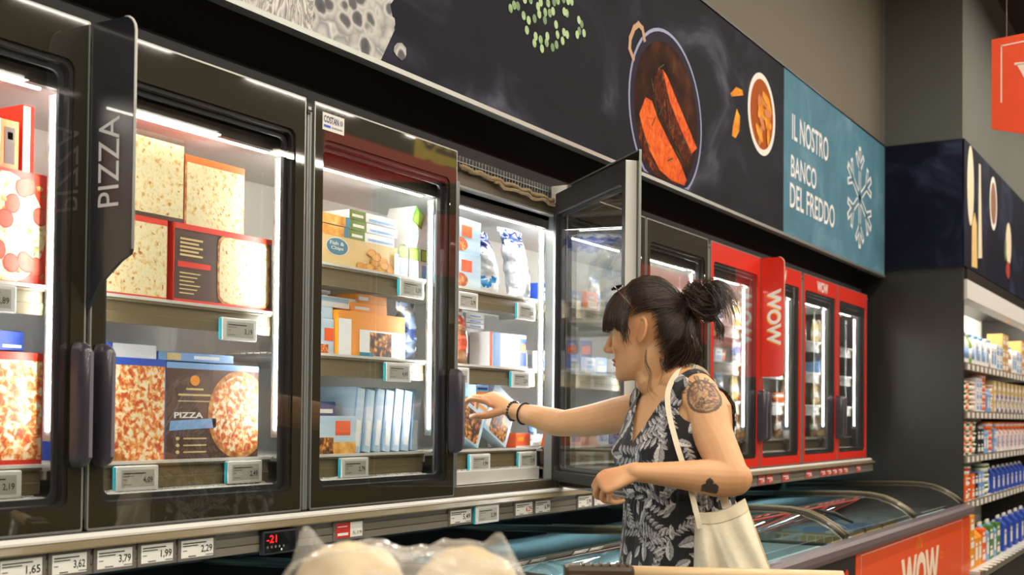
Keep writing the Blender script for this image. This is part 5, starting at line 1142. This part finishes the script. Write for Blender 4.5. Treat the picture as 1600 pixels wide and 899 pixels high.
# ---- dress: inflated torso fused with a skirt, then opened at neck and armholes
dv = Vol(); dv.rings(torso_slices(.0085))
dv.chain([at(1046, 600, 3.08), at(1066, 600, 3.03), LS], [.050, .053, .057], 16, 4); dv.chain([at(1040, 606, 3.10), at(1020, 622, 3.16), RS], [.050, .051, .053], 16, 4)
rings = []
for z, hd, hw, am in ((1.185, .115, .147, .002), (1.165, .124, .156, .004), (1.150, .117, .149, .001), (1.13, .123, .155, .003), (1.05, .126, .160, .004), (.95, .132, .172, .005), (.80, .140, .172, .006), (.62, .145, .172, .008), (.46, .15, .172, .009)):
    r = []
    for i in range(96):
        a = 2*PI*i/96; k = 1+0; w_ = am*(math.sin(9*a+z*4)+.6*math.sin(17*a-z*6))
        r.append(tp((hd+w_)*math.copysign(abs(math.cos(a))**.86, math.cos(a)), (hw+w_)*math.copysign(abs(math.sin(a))**.86, math.sin(a)), z))
    rings.append(r)
dv.rings(rings)
dme, dc = dv.fuse(.0021, 3, .5)
rel = dc-np.array(ROOT); tf = rel@np.array(TF); tl = rel@np.array(TL); tz = rel[:, 2]
tzs = tz-.10*tl*np.clip((tz-1.15)/.2, 0, 1)
# soft folds
nz = np.array([mnoise.noise(Vector((x*9, y*9, z*3.2))) for x, y, z in rel.tolist()]); rad = np.stack([rel[:, 0], rel[:, 1], np.zeros(len(rel))], 1); rad /= np.linalg.norm(rad, axis=1)[:, None]+1e-9
dc += rad*(nz*.006*(tz < 1.36))[:, None]
gath = np.exp(-((tz-1.155)/.04)**2)*np.sin(np.arctan2(tl, tf)*60)*.0022; dc += rad*gath[:, None]
def dist(p): return np.linalg.norm(dc-np.array(p), axis=1)
NF = tp(.10, 0, 1.30)
vneck = (tf > -.02) & (tzs > 1.285+np.abs(tl)*1.75)
back = (tf <= -.02) & (tzs > 1.405+.0*tl) & (np.abs(tl) < .070)
top = (np.abs(tl) < .058) & (tzs > 1.385)
axL = (LS-RS).normalized(); 
armL = (tl > .085+.036*np.clip((tz-1.35)/.05, 0, 1)) & (((tz-1.385)/.112)**2+((tf-.0)/.072)**2 < 1); armR = (tl < -.138) & (tzs > 1.285)
sideL = (dist(LS.lerp(LE, .14)) < .064) & (tl > .12); sideR = (dist(RS.lerp(RE, .14)) < .072) & (tl < -.122)
kill = vneck | back | top | armL | armR | sideL | sideR | (tz < .465)
bm = bmesh.new(); dme.vertices.foreach_set('co', (dc-np.array(ROOT)).astype('f').ravel()); bm.from_mesh(dme); bm.verts.ensure_lookup_table()
# leaf print painted from geometry: pointed leaves with midribs, sprigs of small leaflets
th = np.arctan2(tl, tf); S_ = th*.155; Zc = tz
rg = np.random.RandomState(5); col = np.zeros(len(dc)); leaves = []
def addleaf(s, z, an, L, Wd, tone): leaves.append((s, z, an, L, Wd, tone))
tries = []
for i in range(11000):
    s, z = rg.uniform(-.49, .49), rg.uniform(.45, 1.45); L = rg.uniform(.032, .050)
    if any((s-a)**2+(z-c)**2 < (L*.55+l*.55)**2*.62 for a, c, l in tries): continue
    tries.append((s, z, L)); an = rg.uniform(0, 6.28)
    if rg.rand() < .70: addleaf(s, z, an, L*1.25, L*.56, rg.uniform(.78, 1.0))
    else:
        for q in range(6):
            for sd in (-1, 1):
                t = (q-2.5)/3*L*.95; addleaf(s+t*math.cos(an)+sd*.32*L*math.cos(an+sd*1.1), z+t*math.sin(an)+sd*.0+.32*L*math.sin(an+sd*1.1)*1.0 if sd > 0 else z+t*math.sin(an)+.32*L*math.sin(an+sd*1.1), an+sd*.85, L*.62, L*.22, rg.uniform(.6, .9))
order = np.argsort(Zc); Zs = Zc[order]; Ss = S_[order]; cs = np.zeros(len(dc))
for s, z, an, L, Wd, tone in leaves:
    for ds in (0, .9739, -.9739):
        i0, i1 = np.searchsorted(Zs, [z-L*.6, z+L*.6]); x = Ss[i0:i1]-s-ds; y = Zs[i0:i1]-z
        if len(x) == 0 or np.abs(x).min() > L: continue
        u_ = (x*math.cos(an)+y*math.sin(an))/(L*.5); v_ = (-x*math.sin(an)+y*math.cos(an))/(Wd*.5)
        env = np.clip(1-u_**2, 0, 1)**.8*np.where(u_ > 0, 1-.35*u_, 1); ins = (np.abs(u_) < 1) & (np.abs(v_) < env)
        shade = tone*(.80+.20*np.sign(v_))*(1-.35*np.abs(np.sin(u_*9+np.abs(v_)*3))*.6); shade = np.where((np.abs(v_) < .07), .25, shade)
        seg = cs[i0:i1]; seg[ins] = shade[ins]; cs[i0:i1] = seg
col[order] = cs
ca = bm.verts.layers.float_color.new('print')
for v, c in zip(bm.verts, col.tolist()): v[ca] = (c, c, c, 1)
bmesh.ops.delete(bm, geom=[bm.verts[i] for i in np.nonzero(kill)[0]], context='VERTS')
bm.verts.ensure_lookup_table()
# keep only the largest piece, smooth its open edge
seen = set(); best = []
for v0 in bm.verts:
    if v0 in seen: continue
    st = [v0]; seen.add(v0); comp = [v0]
    while st:
        q = st.pop()
        for e in q.link_edges:
            w2 = e.other_vert(q)
            if w2 not in seen: seen.add(w2); st.append(w2); comp.append(w2)
    if len(comp) > len(best): best = comp
bs = set(best); bmesh.ops.delete(bm, geom=[v for v in bm.verts if v not in bs], context='VERTS')
for it in range(14):
    bd = [v for v in bm.verts if v.is_boundary]; new = {}
    for v in bd:
        nb = [e.other_vert(v) for e in v.link_edges if e.is_boundary]
        if len(nb) == 2: new[v] = v.co*.5+(nb[0].co+nb[1].co)*.25
    for v, c in new.items(): v.co = c
for f in bm.faces: f.smooth = True
bm.to_mesh(dme); bm.free()
m, nt, out = new_mat('leaf_print_cloth'); b = nd(nt, 'ShaderNodeBsdfPrincipled', i_Roughness=.8); atn = nd(nt, 'ShaderNodeAttribute', attribute_name='print'); cr = nd(nt, 'ShaderNodeValToRGB'); e = cr.color_ramp.elements
e[0].position = 0; e[0].color = (*lin('#1b1a1d'), 1); e[1].position = 1; e[1].color = (*lin('#f2f0ee'), 1); k = e.new(.2); k.color = (*lin('#454347'), 1); k = e.new(.5); k.color = (*lin('#a9a7a9'), 1)
nt.links.new(atn.outputs['Fac'], cr.inputs[0]); nt.links.new(cr.outputs[0], b.inputs['Base Color']); b.inputs['Sheen Weight'].default_value = .2; nt.links.new(b.outputs[0], out.inputs[0])
dme.materials.clear(); dme.materials.append(m); dme.name = 'dress'
do = bpy.data.objects.new('dress', dme); COL.objects.link(do); do.parent = woman; do['label'] = 'black sleeveless dress with grey and white leaves'
so = do.modifiers.new('s', 'SOLIDIFY'); so.thickness = .002; so.offset = 1
# ---- hair
M_hair = mat('hair_dark', '#2c1d15', .34, var=.6, scale=90, spec=.6); hr = random.Random(9)
hm = MB(); cap = Vol()
def hsurf(d, k=1.0):
    """point on the hair volume in head coordinates for a unit direction"""
    x, y, z = d
    r = 1/math.sqrt((x/(.107 if x < 0 else .103))**2+(y/.088)**2+(z/(.143 if z > 0 else .105))**2)
    return V((-.012+x*r*k, y*r*k, -.002+z*r*k))
def bump(d): return mnoise.noise(Vector((d[0]*4, d[1]*4, d[2]*4)))*.006
nu, nv = 72, 44; vs = []; ok = []
for j in range(nv):
    e = -PI/2+PI*(j+.5)/nv
    for i in range(nu):
        a = 2*PI*i/nu; d = (math.cos(e)*math.cos(a), math.cos(e)*math.sin(a), math.sin(e)); q = hsurf(d, .95)
        face = (q.x > .012+.35*max(0, -q.z)*-1 and q.z < .045+.25*(.1-q.x)) and q.x > -.0 ; low = q.z < -.075-.0*q.x
        ear = abs(q.y) > .045 and q.z < .052 and q.x > -.052+.3*min(0, q.z)
        ok.append(not (face or low or ear)); vs.append(hp_(*q)-ROOT)
fs = [(j*nu+i, j*nu+(i+1) % nu, (j+1)*nu+(i+1) % nu, (j+1)*nu+i) for j in range(nv-1) for i in range(nu)]
fs = [f for f in fs if all(ok[k] for k in f)]
hm.add(vs, fs, M_hair, True); hm.f.append(tuple(range((nv-1)*nu, nv*nu))); hm.m.append(0); hm.sm.append(True)
BUN = V((-.146, -.002, .058))
def strand(pts, r0=.0012, r1=.0005, m_=M_hair):
    if len(pts) <= 5:
        o = []
        for i in range(len(pts)-1):
            p0, p1, p2, p3 = pts[max(0, i-1)], pts[i], pts[i+1], pts[min(len(pts)-1, i+2)]
            for k in range(3): t = k/3; o.append(.5*((2*p1)+(p2-p0)*t+(2*p0-5*p1+4*p2-p3)*t*t+(3*p1-p0-3*p2+p3)*t**3))
        pts = o+[pts[-1]]
    n = len(pts); hm.tube([hp_(*p)-ROOT for p in pts], [(r0+(r1-r0)*(i/(n-1))**2)*min(1, .35+2.2*i/(n-1)) for i in range(n)], m_, 3, cap=False)
def on_surface(p0, p1, n, lift):
    """path from p0 to p1 hugging the hair volume"""
    o = []; c = V((-.012, 0, -.002)); a = (p0-c).normalized(); b = (p1-c).normalized(); om = max(.01, a.angle(b))
    for i in range(n):
        t = i/(n-1); d = (a*math.sin((1-t)*om)+b*math.sin(t*om))/math.sin(om); q = hsurf(d, 1+lift*math.sin(PI*t)+.01); d_ = V(d)
        if t > .8: q = q.lerp(p1, (t-.8)/.2)
        o.append(q+V((0, 0, bump(d)*.6)))
    return o
M_hair2 = mat('hair_brown', '#4a3122', .32, var=.5, scale=90, spec=.6)
for i in range(4200):                                        # swept back into the bun
    a = hr.uniform(-2.6, 2.6); typ = hr.random()
    if typ < .55: d = V((hr.uniform(-.3, .75), hr.uniform(-1, 1), hr.uniform(.15, 1))).normalized()
    else: d = V((hr.uniform(-.9, -.05), hr.uniform(-1, 1), hr.uniform(-.85, .3))).normalized()
    p0 = hsurf(d, 1.0)
    if (p0.x > .02 and p0.z < .05) or (abs(p0.y) > .05 and p0.z < .038 and p0.x > -.042): continue
    if p0.z < -.10 or (p0.z < .04 and p0.x > -.030+.28*p0.z+hr.uniform(-.012, .004)): continue
    e_ = BUN+V((.022, hr.uniform(-.03, .03), hr.uniform(-.03, .02)))
    pts = on_surface(p0, e_, 9, hr.uniform(-.01, .05)); strand(pts, hr.uniform(.0007, .0014), .0007, M_hair if hr.random() < .65 else M_hair2)
def cap_path(d0, d1, n, l0, l1, drop=0.0):
    a, b = V(d0).normalized(), V(d1).normalized(); om = max(.01, a.angle(b)); o = []
    for i in range(n):
        t = i/(n-1); d = (a*math.sin((1-t)*om)+b*math.sin(t*om))/math.sin(om); o.append(hsurf(d, l0+(l1-l0)*math.sin(PI*.5*min(1, t*1.3)))+V((0, 0, bump(d)*.5-drop*t*t)))
    return o
for i in range(1500):                                        # bangs and side locks falling from the crown
    ph = hr.uniform(-1.25, 1.22); fr_ = math.cos(ph); ez = .20+.22*fr_*hr.random()-(.30+.25*hr.random())*max(0, abs(ph)-.75)
    if abs(ph) > 1.0: ez = hr.uniform(.05, .30) if hr.random() < .7 else hr.uniform(-.25, .05)
    d0 = (.30*fr_+.12+hr.uniform(-.1, .1), math.sin(ph)*.55+hr.uniform(-.08, .08), .95); d1 = (math.cos(ph)+hr.uniform(-.04, .04), math.sin(ph)*.95+hr.uniform(-.05, .05), ez)
    pts = cap_path(d0, d1, 8, .99+hr.uniform(0, .03), 1.02+.17*max(0, fr_)**3+hr.uniform(-.03, .04), .004); strand(pts, hr.uniform(.0008, .0014), .0004, M_hair if hr.random() < .6 else M_hair2)
for i in range(800):                                         # heavy loose hair at the nape, sweeping up to the bun
    y0 = hr.uniform(-.05, .066); d = V((hr.uniform(-1, -.25), y0*10, hr.uniform(-1.0, -.35))).normalized()
    p0 = V((hr.uniform(-.112, -.045), y0, hr.uniform(-.112, -.045)))
    mid = V((-.128+hr.uniform(-.004, .010), y0*.9, -.02+hr.uniform(-.02, .02))); strand([p0, p0.lerp(mid, .5)+V((-.012, 0, -.006)), mid, V((-.132, y0*.5, .03)), BUN+V((.01, y0*.3, -.02))], .0012, .0008, M_hair if hr.random() < .7 else M_hair2)
for i in range(900):                                         # bun: loops round an axis
    a0 = hr.uniform(0, 6.28); tl_ = hr.uniform(-.9, .9); R0 = hr.uniform(.024, .048); ax = V((hr.uniform(-.4, .4)-.6, hr.uniform(-.5, .5), hr.uniform(-.5, .5)+.5)).normalized(); u1 = ax.orthogonal().normalized(); w1 = ax.cross(u1); L = hr.uniform(1.5, 3.6)
    c_ = BUN+V((hr.uniform(-.010, .006), hr.uniform(-.012, .012), hr.uniform(-.014, .012)))
    strand([c_+(u1*math.cos(a0+L*k/6)+w1*math.sin(a0+L*k/6))*R0*(1+.05*k/6)+ax*.004*k for k in range(7)], .0011, .0005, M_hair if hr.random() < .6 else M_hair2)
for i in range(230):                                         # flyaway ends springing from the bun
    st_ = BUN+V((hr.uniform(-.03, 0), hr.uniform(-.03, .03), hr.uniform(-.01, .035))); dr_ = V((-.8+hr.uniform(-.3, .3), hr.uniform(-.5, .5), hr.uniform(-.2, .5))).normalized(); L = hr.uniform(.03, .075)
    strand([st_, st_+dr_*L*.5+V((0, 0, .01)), st_+dr_*L*.85+V((-.004, 0, -.010)), st_+dr_*L+V((-.004, 0, -.045*hr.random()-.02))], .0011, .0003)
for i in range(70):                                          # loose hair at the nape falling on the neck
    y0 = hr.uniform(-.04, .055); x_ = hr.uniform(-.10, -.04); q = V((x_, y0, -.085))
    strand([q+V((-.005, 0, .03)), q, q+V((hr.uniform(-.012, .014), .002, -.020)), q+V((hr.uniform(-.03, .02), .004, -.030-.035*hr.random()))], .0009, .0002)
for i in range(60):                                          # tail of the bun hanging behind
    st_ = BUN+V((-.015, hr.uniform(-.02, .02), -.02)); strand([st_, st_+V((-.02, 0, -.015)), st_+V((-.030+hr.uniform(-.01, .01), 0, -.05)), st_+V((-.026+hr.uniform(-.012, .008), hr.uniform(-.01, .01), -.088+hr.uniform(0, .03)))], .0014, .0004)
for pts in ([(-.016, .066, -.045), (-.010, .064, -.075), (-.018, .060, -.105), (-.012, .064, -.140), (-.03, .070, -.165)], [(-.045, .05, -.07), (-.052, .052, -.10), (-.075, .05, -.120), (-.10, .045, -.128)], [(-.05, .045, -.08), (-.062, .046, -.105), (-.09, .04, -.125), (-.12, .03, -.122)], [(.030, .076, .025), (.022, .079, .0), (.030, .077, -.02), (.024, .075, -.038)]):
    for k in range(4):
        o_ = V((hr.uniform(-.004, .004), 0, hr.uniform(-.003, .003))); strand([V(p)+o_*(1+q*.6) for q, p in enumerate(pts)], .0007, .0002)
hm.build('hair', woman, label='dark brown hair pinned up in a messy bun with bangs')
gl_ = MB(); gl_.tube([loc(hp_(.054, .050, .128)), loc(hp_(.036, .076, .108)), loc(hp_(.000, .0915, .060))], .0018, mat('glasses_brown', '#5a3a22', .2, coat=.6), 6)
for sy in (1,):
    v_ = Vol(); v_.ell(V(loc(hp_(.056, sy*.032, .1255))), (HL*.021, HFd*.016-HU*.005, (HU+HFd*.3)*.003), 14); gl_.add(v_.v, v_.f, mat('lens_brown', '#2a1710', .1, coat=1), True)
gl_.build('sunglasses', woman, label='sunglasses pushed up into the hair')
# bracelets
def bracelet(W, ax, r, beads, m_, nm, lb):
    b = MB(); ax = ax.normalized(); u1 = ax.orthogonal().normalized(); w1 = ax.cross(u1)
    if beads:
        for i in range(20):
            a = 2*PI*i/20; c_ = W+(u1*math.cos(a)+w1*math.sin(a))*r-ROOT; v_ = Vol(); v_.ell(c_, (V((.0052, 0, 0)), V((0, .0052, 0)), V((0, 0, .0052))), 8); b.add(v_.v, v_.f, m_, True)
    else: b.tube([W+(u1*math.cos(2*PI*i/24)+w1*math.sin(2*PI*i/24))*r-ROOT for i in range(25)], .0028, m_, 6, cap=False)
    return b.build(nm, woman, label=lb)
axr = (RE-RW)
bracelet(RW+axr.normalized()*.010, axr+RH*.06, .0275, True, mat('bead_green', '#2d3a30', .25, coat=.5), 'bracelet', 'dark green bead bracelet'); bracelet(RW+axr.normalized()*.062, axr+RH*.05, .0315, False, mat('band_black', '#1c1a1c', .5), 'bracelet', 'thin black band bracelet')
# sandals
for sl in (-1, 1):
    s_ = MB(); o_ = [(-.068, -.030), (.03, -.034), (.12, -.042), (.18, -.036), (.196, 0), (.18, .036), (.12, .042), (.03, .034), (-.068, .030), (-.078, 0)]
    s_.prism([tuple((TF*a+TL*(sl*.097+b_))[:2]) for a, b_ in o_], .0, .016, mat('sandal_brown', '#4a3324', .6), 'z'); s_.tube([tuple(TF*.10+TL*(sl*.10+.045*math.cos(t))+ZU*(.02+.045*math.sin(t))) for t in [PI*k/8 for k in range(9)]], .006, mat('sandal_brown', '#4a3324', .6), 6)
    s_.build('sandal', woman)
# ---- tote bag on her left shoulder
M_canvas = mat('canvas_cream', '#ebe0c6', .85, var=.05, scale=80, bump=.15)
tote = empty('tote_bag', (0, 0, 0), label='cream canvas tote bag hanging from the woman\'s left shoulder', cat='bag')
def tot(s, t, front):
    """s across, t down"""
    L0, L1 = at(1086, 801, 2.865), at(1164, 779, 2.83); B0, B1 = at(1080, 1010, 2.855), at(1240, 990, 2.80)
    p = (L0.lerp(B0, t)).lerp(L1.lerp(B1, t), s); bow = math.sin(PI*s)**.6*(.018+.035*math.sin(PI*min(1, t*1.05)))
    fold = .013*math.sin(9*s+3.5*t)*min(1, t*3)+.009*math.sin(17*s-5*t+1)*min(1, t*3)+.014*math.exp(-((s-.25-.45*t)/.05)**2)*t*2
    sag = -.012*math.sin(PI*s)*(1-t)
    return p+(-FH)*(bow+fold if front else -bow*.35-.2*fold)+ZU*sag
tb_ = MB(); tb_.grid(lambda s, t: tot(s, t, True), 50, 50, M_canvas, True); tb_.grid(lambda s, t: tot(s, t, False), 24, 30, M_canvas, True, flip=True)
bo = tb_.build('bag_body', tote)
sm_ = MB(); sm_.grid(lambda s, t: tot(s, .005+t*.075, True)-FH*.0022, 40, 4, mat('canvas_hem', '#e2d6b8', .85, bump=.15), True); sm_.build('top_hem', tote)
def strap(pts, wd, nrm):
    b = MB(); P = []; 
    pts = [V(p) for p in pts]
    for i in range(len(pts)-1):
        p0, p1, p2, p3 = pts[max(0, i-1)], pts[i], pts[i+1], pts[min(len(pts)-1, i+2)]
        for k in range(6):
            t = k/6; P.append(.5*((2*p1)+(p2-p0)*t+(2*p0-5*p1+4*p2-p3)*t*t+(3*p1-p0-3*p2+p3)*t**3))
    P.append(pts[-1]); vs = []
    for i, p in enumerate(P):
        t = (P[min(i+1, len(P)-1)]-P[max(0, i-1)]).normalized(); sd = t.cross(nrm).normalized(); n_ = sd.cross(t).normalized()
        for a, c_ in ((-1, -1), (1, -1), (1, 1), (-1, 1)): vs.append(p+sd*a*wd/2+n_*c_*.0012)
    n = len(P); fs = [(4*i+k, 4*i+(k+1) % 4, 4*i+4+(k+1) % 4, 4*i+4+k) for i in range(n-1) for k in range(4)]+[(0, 1, 2, 3), (4*n-4, 4*n-3, 4*n-2, 4*n-1)]
    b.add(vs, fs, M_canvas); return b.build('strap', tote)
strap([at(1094, 826, 2.825), at(1087, 797, 2.83), at(1075, 750, 2.865), at(1059, 700, 2.885), at(1046, 650, 2.925), at(1043, 622, 2.945), at(1047, 602, 2.965), at(1058, 584, 2.985), at(1076, 573, 3.03)], .013, -FH)
strap([at(1076, 573, 3.03), at(1104, 590, 3.11), at(1110, 660, 3.05), at(1122, 740, 2.93), at(1135, 795, 2.86)], .020, FH)
# ---------------------------------------------------------------- shopping carts and the bread bag in front
M_chr = mat('cart_chrome', '#b9bcbd', .25, metal=.9); M_beige = mat('cart_handle_beige', '#d9b98a', .4, var=.04, coat=.2); M_lock = mat('coin_lock_brown', '#4d3f2c', .3, coat=.4)
def cart(lat, dep, flip, label, hl=.27):
    p = Vector((RT.x, RT.y, 0)).normalized()*lat+Vector((math.sin(YAW), math.cos(YAW), 0))*dep
    t = empty('shopping_cart', (p.x, p.y, 0), (0, 0, -YAW+(PI if flip else 0)), label=label, cat='cart')
    h = MB(); h.tube([(-hl-.02, 0, 1.022), (hl+.0, 0, 1.030)], .0165, M_beige, 14); h.build('handle', t, label='beige tube handle')
    l = MB(); s = 1 if flip else -1
    l.box(s*(hl-.13) if s > 0 else -hl-.01, -.026, 1.0, hl+.015 if s > 0 else -hl+.13, .026, 1.046, M_lock, .010)
    for i in range(6): l.box(s*(hl-.115+i*.018)-.003, -.022, 1.044, s*(hl-.115+i*.018)+.003, .022, 1.050, M_lock, .002)
    l.box(s*(hl-.015)-.02, -.03, .975, s*(hl-.015)+.02, .03, 1.03, M_lock, .008)
    l.build('coin_lock', t, label='ribbed brown plastic lock')
    f = MB()
    for sx in (-1, 1):
        f.tube([(sx*hl, 0, 1.02), (sx*hl, .02, .92), (sx*(hl-.02), .05, .6), (sx*(hl-.03), .08, .28), (sx*(hl-.04), .75, .22), (sx*(hl-.04), .86, .16)], .012, M_chr, 8)
    f.tube([(-hl+.03, .08, .28), (hl-.03, .08, .28)], .01, M_chr, 6); f.tube([(-hl+.04, .75, .22), (hl-.04, .75, .22)], .01, M_chr, 6)
    f.build('frame', t)
    b = MB(); T = [(-hl+.005, .03), (hl-.005, .03), (hl-.03, .86), (-hl+.03, .86)]; B = [(-hl+.05, .10), (hl-.05, .10), (hl-.07, .80), (-hl+.07, .80)]
    b.tube([(*q, .95) for q in T+T[:1]], .006, M_chr, 6)
    for kz in (.25, .5, .75): b.tube([(T[i % 4][0]*(1-kz)+B[i % 4][0]*kz, T[i % 4][1]*(1-kz)+B[i % 4][1]*kz, .95-.47*kz) for i in range(5)], .003, M_chr, 5)
    b.tube([(*q, .48) for q in B+B[:1]], .005, M_chr, 6)
    for e in range(4):
        n = 18 if e % 2 else 11
        for i in range(n):
            k = i/n; a = [T[e][j]*(1-k)+T[(e+1) % 4][j]*k for j in (0, 1)]; c_ = [B[e][j]*(1-k)+B[(e+1) % 4][j]*k for j in (0, 1)]
            b.tube([(*a, .95), (*c_, .48)], .002, M_chr, 4)
    for i in range(11): b.tube([(B[0][0]+(B[1][0]-B[0][0])*i/10, .10, .48), (B[3][0]+(B[2][0]-B[3][0])*i/10, .80, .48)], .002, M_chr, 4)
    b.build('basket', t)
    for sx in (-1, 1):
        for y in (.10, .80):
            w_ = MB(); w_.lathe([(.02, -.012), (.05, -.012), (.055, 0), (.05, .012), (.02, .012)], (sx*(hl-.05), y, .055), M_gasket, 16, 'x'); w_.box(sx*(hl-.05)-.018, y-.012, .05, sx*(hl-.05)-.013, y+.012, .27 if y < .5 else .20, M_chr); w_.build('wheel', t)
    return t
c1 = cart(.395, 2.5, True, 'shopping cart with a beige handle and brown coin lock in front of the woman')
c2 = cart(-.13, .78, False, 'shopping cart under the see-through plastic bag at the lower edge', .245)
# support: a cardboard carton in the second cart carries the bag
fwd = Vector((math.sin(YAW), math.cos(YAW), 0)); rt = Vector((math.cos(YAW), -math.sin(YAW), 0))
ctr = rt*(-.114)+fwd*1.33
m = MB(); m.box(-.135, -.17, 0, .135, .17, .604, M_card, .004); m.rect(-.05, .1, .05, .4, -.1706, mat('tape', '#b58a4a', .3))
m.build('cardboard_carton', loc=(ctr.x, ctr.y, .485), rot=(0, 0, -YAW), label='cardboard carton standing in the cart under the plastic bag', cat='box')
M_loaf = ramp_mat('bread_crust_pale', [(.3, '#cbb088'), (.5, '#dcc8a4'), (.7, '#ebdfc6')], 14, .8, detail=7)
ZS = 1.0905
def loaf(lat, dep, r, h, label, seed):
    m = MB(); nu, nv = 40, 20
    def fn(u, v):
        a = 2*PI*u; e = PI/2*(2*v-1) if False else -PI/2+PI*v
        k = math.cos(e); zz = math.sin(e); zz = zz*(.5 if zz > 0 else .5)
        n = mnoise.noise(Vector((math.cos(a)*k*1.7+seed, math.sin(a)*k*1.7, zz*2)))*.07
        return (r*k*(1+n)*math.cos(a), r*k*(1+n)*math.sin(a)*.9, (h+.022)*(zz+.5)*(1+n*.8))
    m.grid(fn, nu, nv, M_loaf, True, True)
    p = rt*lat+fwd*dep
    return m.build('bread_loaf', loc=(p.x, p.y, ZS+.0), rot=(0, 0, -YAW), label=label, cat='bread')
loaf(-.176, 1.32, .064, .100, 'left round pale loaf inside the plastic bag', 1)
loaf(-.048, 1.31, .060, .096, 'right round pale loaf inside the plastic bag', 4)
m, nt, out = new_mat('clear_film')
tr_ = nd(nt, 'ShaderNodeBsdfTransparent'); gl = nd(nt, 'ShaderNodeBsdfPrincipled', i_Roughness=.18); gl.inputs['Base Color'].default_value = (.86, .85, .80, 1); gl.inputs['Coat Weight'].default_value = .6
tc = nd(nt, 'ShaderNodeTexCoord'); no = nd(nt, 'ShaderNodeTexNoise', i_Scale=9.0, i_Detail=3.0, i_Distortion=1.0); rp_ = nd(nt, 'ShaderNodeMapRange'); rp_.inputs[1].default_value = .35; rp_.inputs[2].default_value = .75; rp_.inputs[3].default_value = .10; rp_.inputs[4].default_value = .34
lw = nd(nt, 'ShaderNodeLayerWeight', i_Blend=.35); mx_ = nd(nt, 'ShaderNodeMath', operation='MAXIMUM'); mxs = nd(nt, 'ShaderNodeMixShader'); bp = nd(nt, 'ShaderNodeBump', i_Strength=.25, i_Distance=.01)
nt.links.new(tc.outputs['Object'], no.inputs['Vector']); nt.links.new(no.outputs[0], rp_.inputs[0]); nt.links.new(rp_.outputs[0], mx_.inputs[0]); mlt = nd(nt, 'ShaderNodeMath', operation='MULTIPLY'); mlt.inputs[1].default_value = .7; nt.links.new(lw.outputs['Facing'], mlt.inputs[0]); nt.links.new(mlt.outputs[0], mx_.inputs[1])
nt.links.new(mx_.outputs[0], mxs.inputs[0]); nt.links.new(tr_.outputs[0], mxs.inputs[1]); nt.links.new(gl.outputs[0], mxs.inputs[2]); nt.links.new(no.outputs[0], bp.inputs['Height']); nt.links.new(bp.outputs[0], gl.inputs['Normal']); nt.links.new(mxs.outputs[0], out.inputs[0])
M_clear = m
fm = MB()
def film(u, v):
    a = 2*PI*u; e = PI*v-PI/2; k = max(.02, math.cos(e))**.55; z = (math.sin(e)+1)/2
    x, y = math.cos(a), math.sin(a)
    h = .118
    pk = .034*math.exp(-((x*k+.83)**2+(y*k)**2)/.018)+.030*math.exp(-((x*k-.80)**2+(y*k)**2)/.02)-.012*math.exp(-((x*k+.04)**2)/.02)
    n = mnoise.noise(Vector((x*k*3, y*k*3, z*2)))*.010+mnoise.noise(Vector((x*k*9, y*k*9, z*6)))*.003
    return (x*k*(.134+n), y*k*(.085+n), z**.8*(h+n*1.2)+pk*(1 if z > .5 else 0)*min(1, (z-.5)*3 if z > .5 else 0))
fm.grid(film, 96, 48, M_clear, True, True)
p = rt*(-.114)+fwd*1.32
fm.build('plastic_bag', loc=(p.x, p.y, ZS), rot=(0, 0, -YAW), label='crinkled see-through plastic bag holding two round loaves', cat='bag')
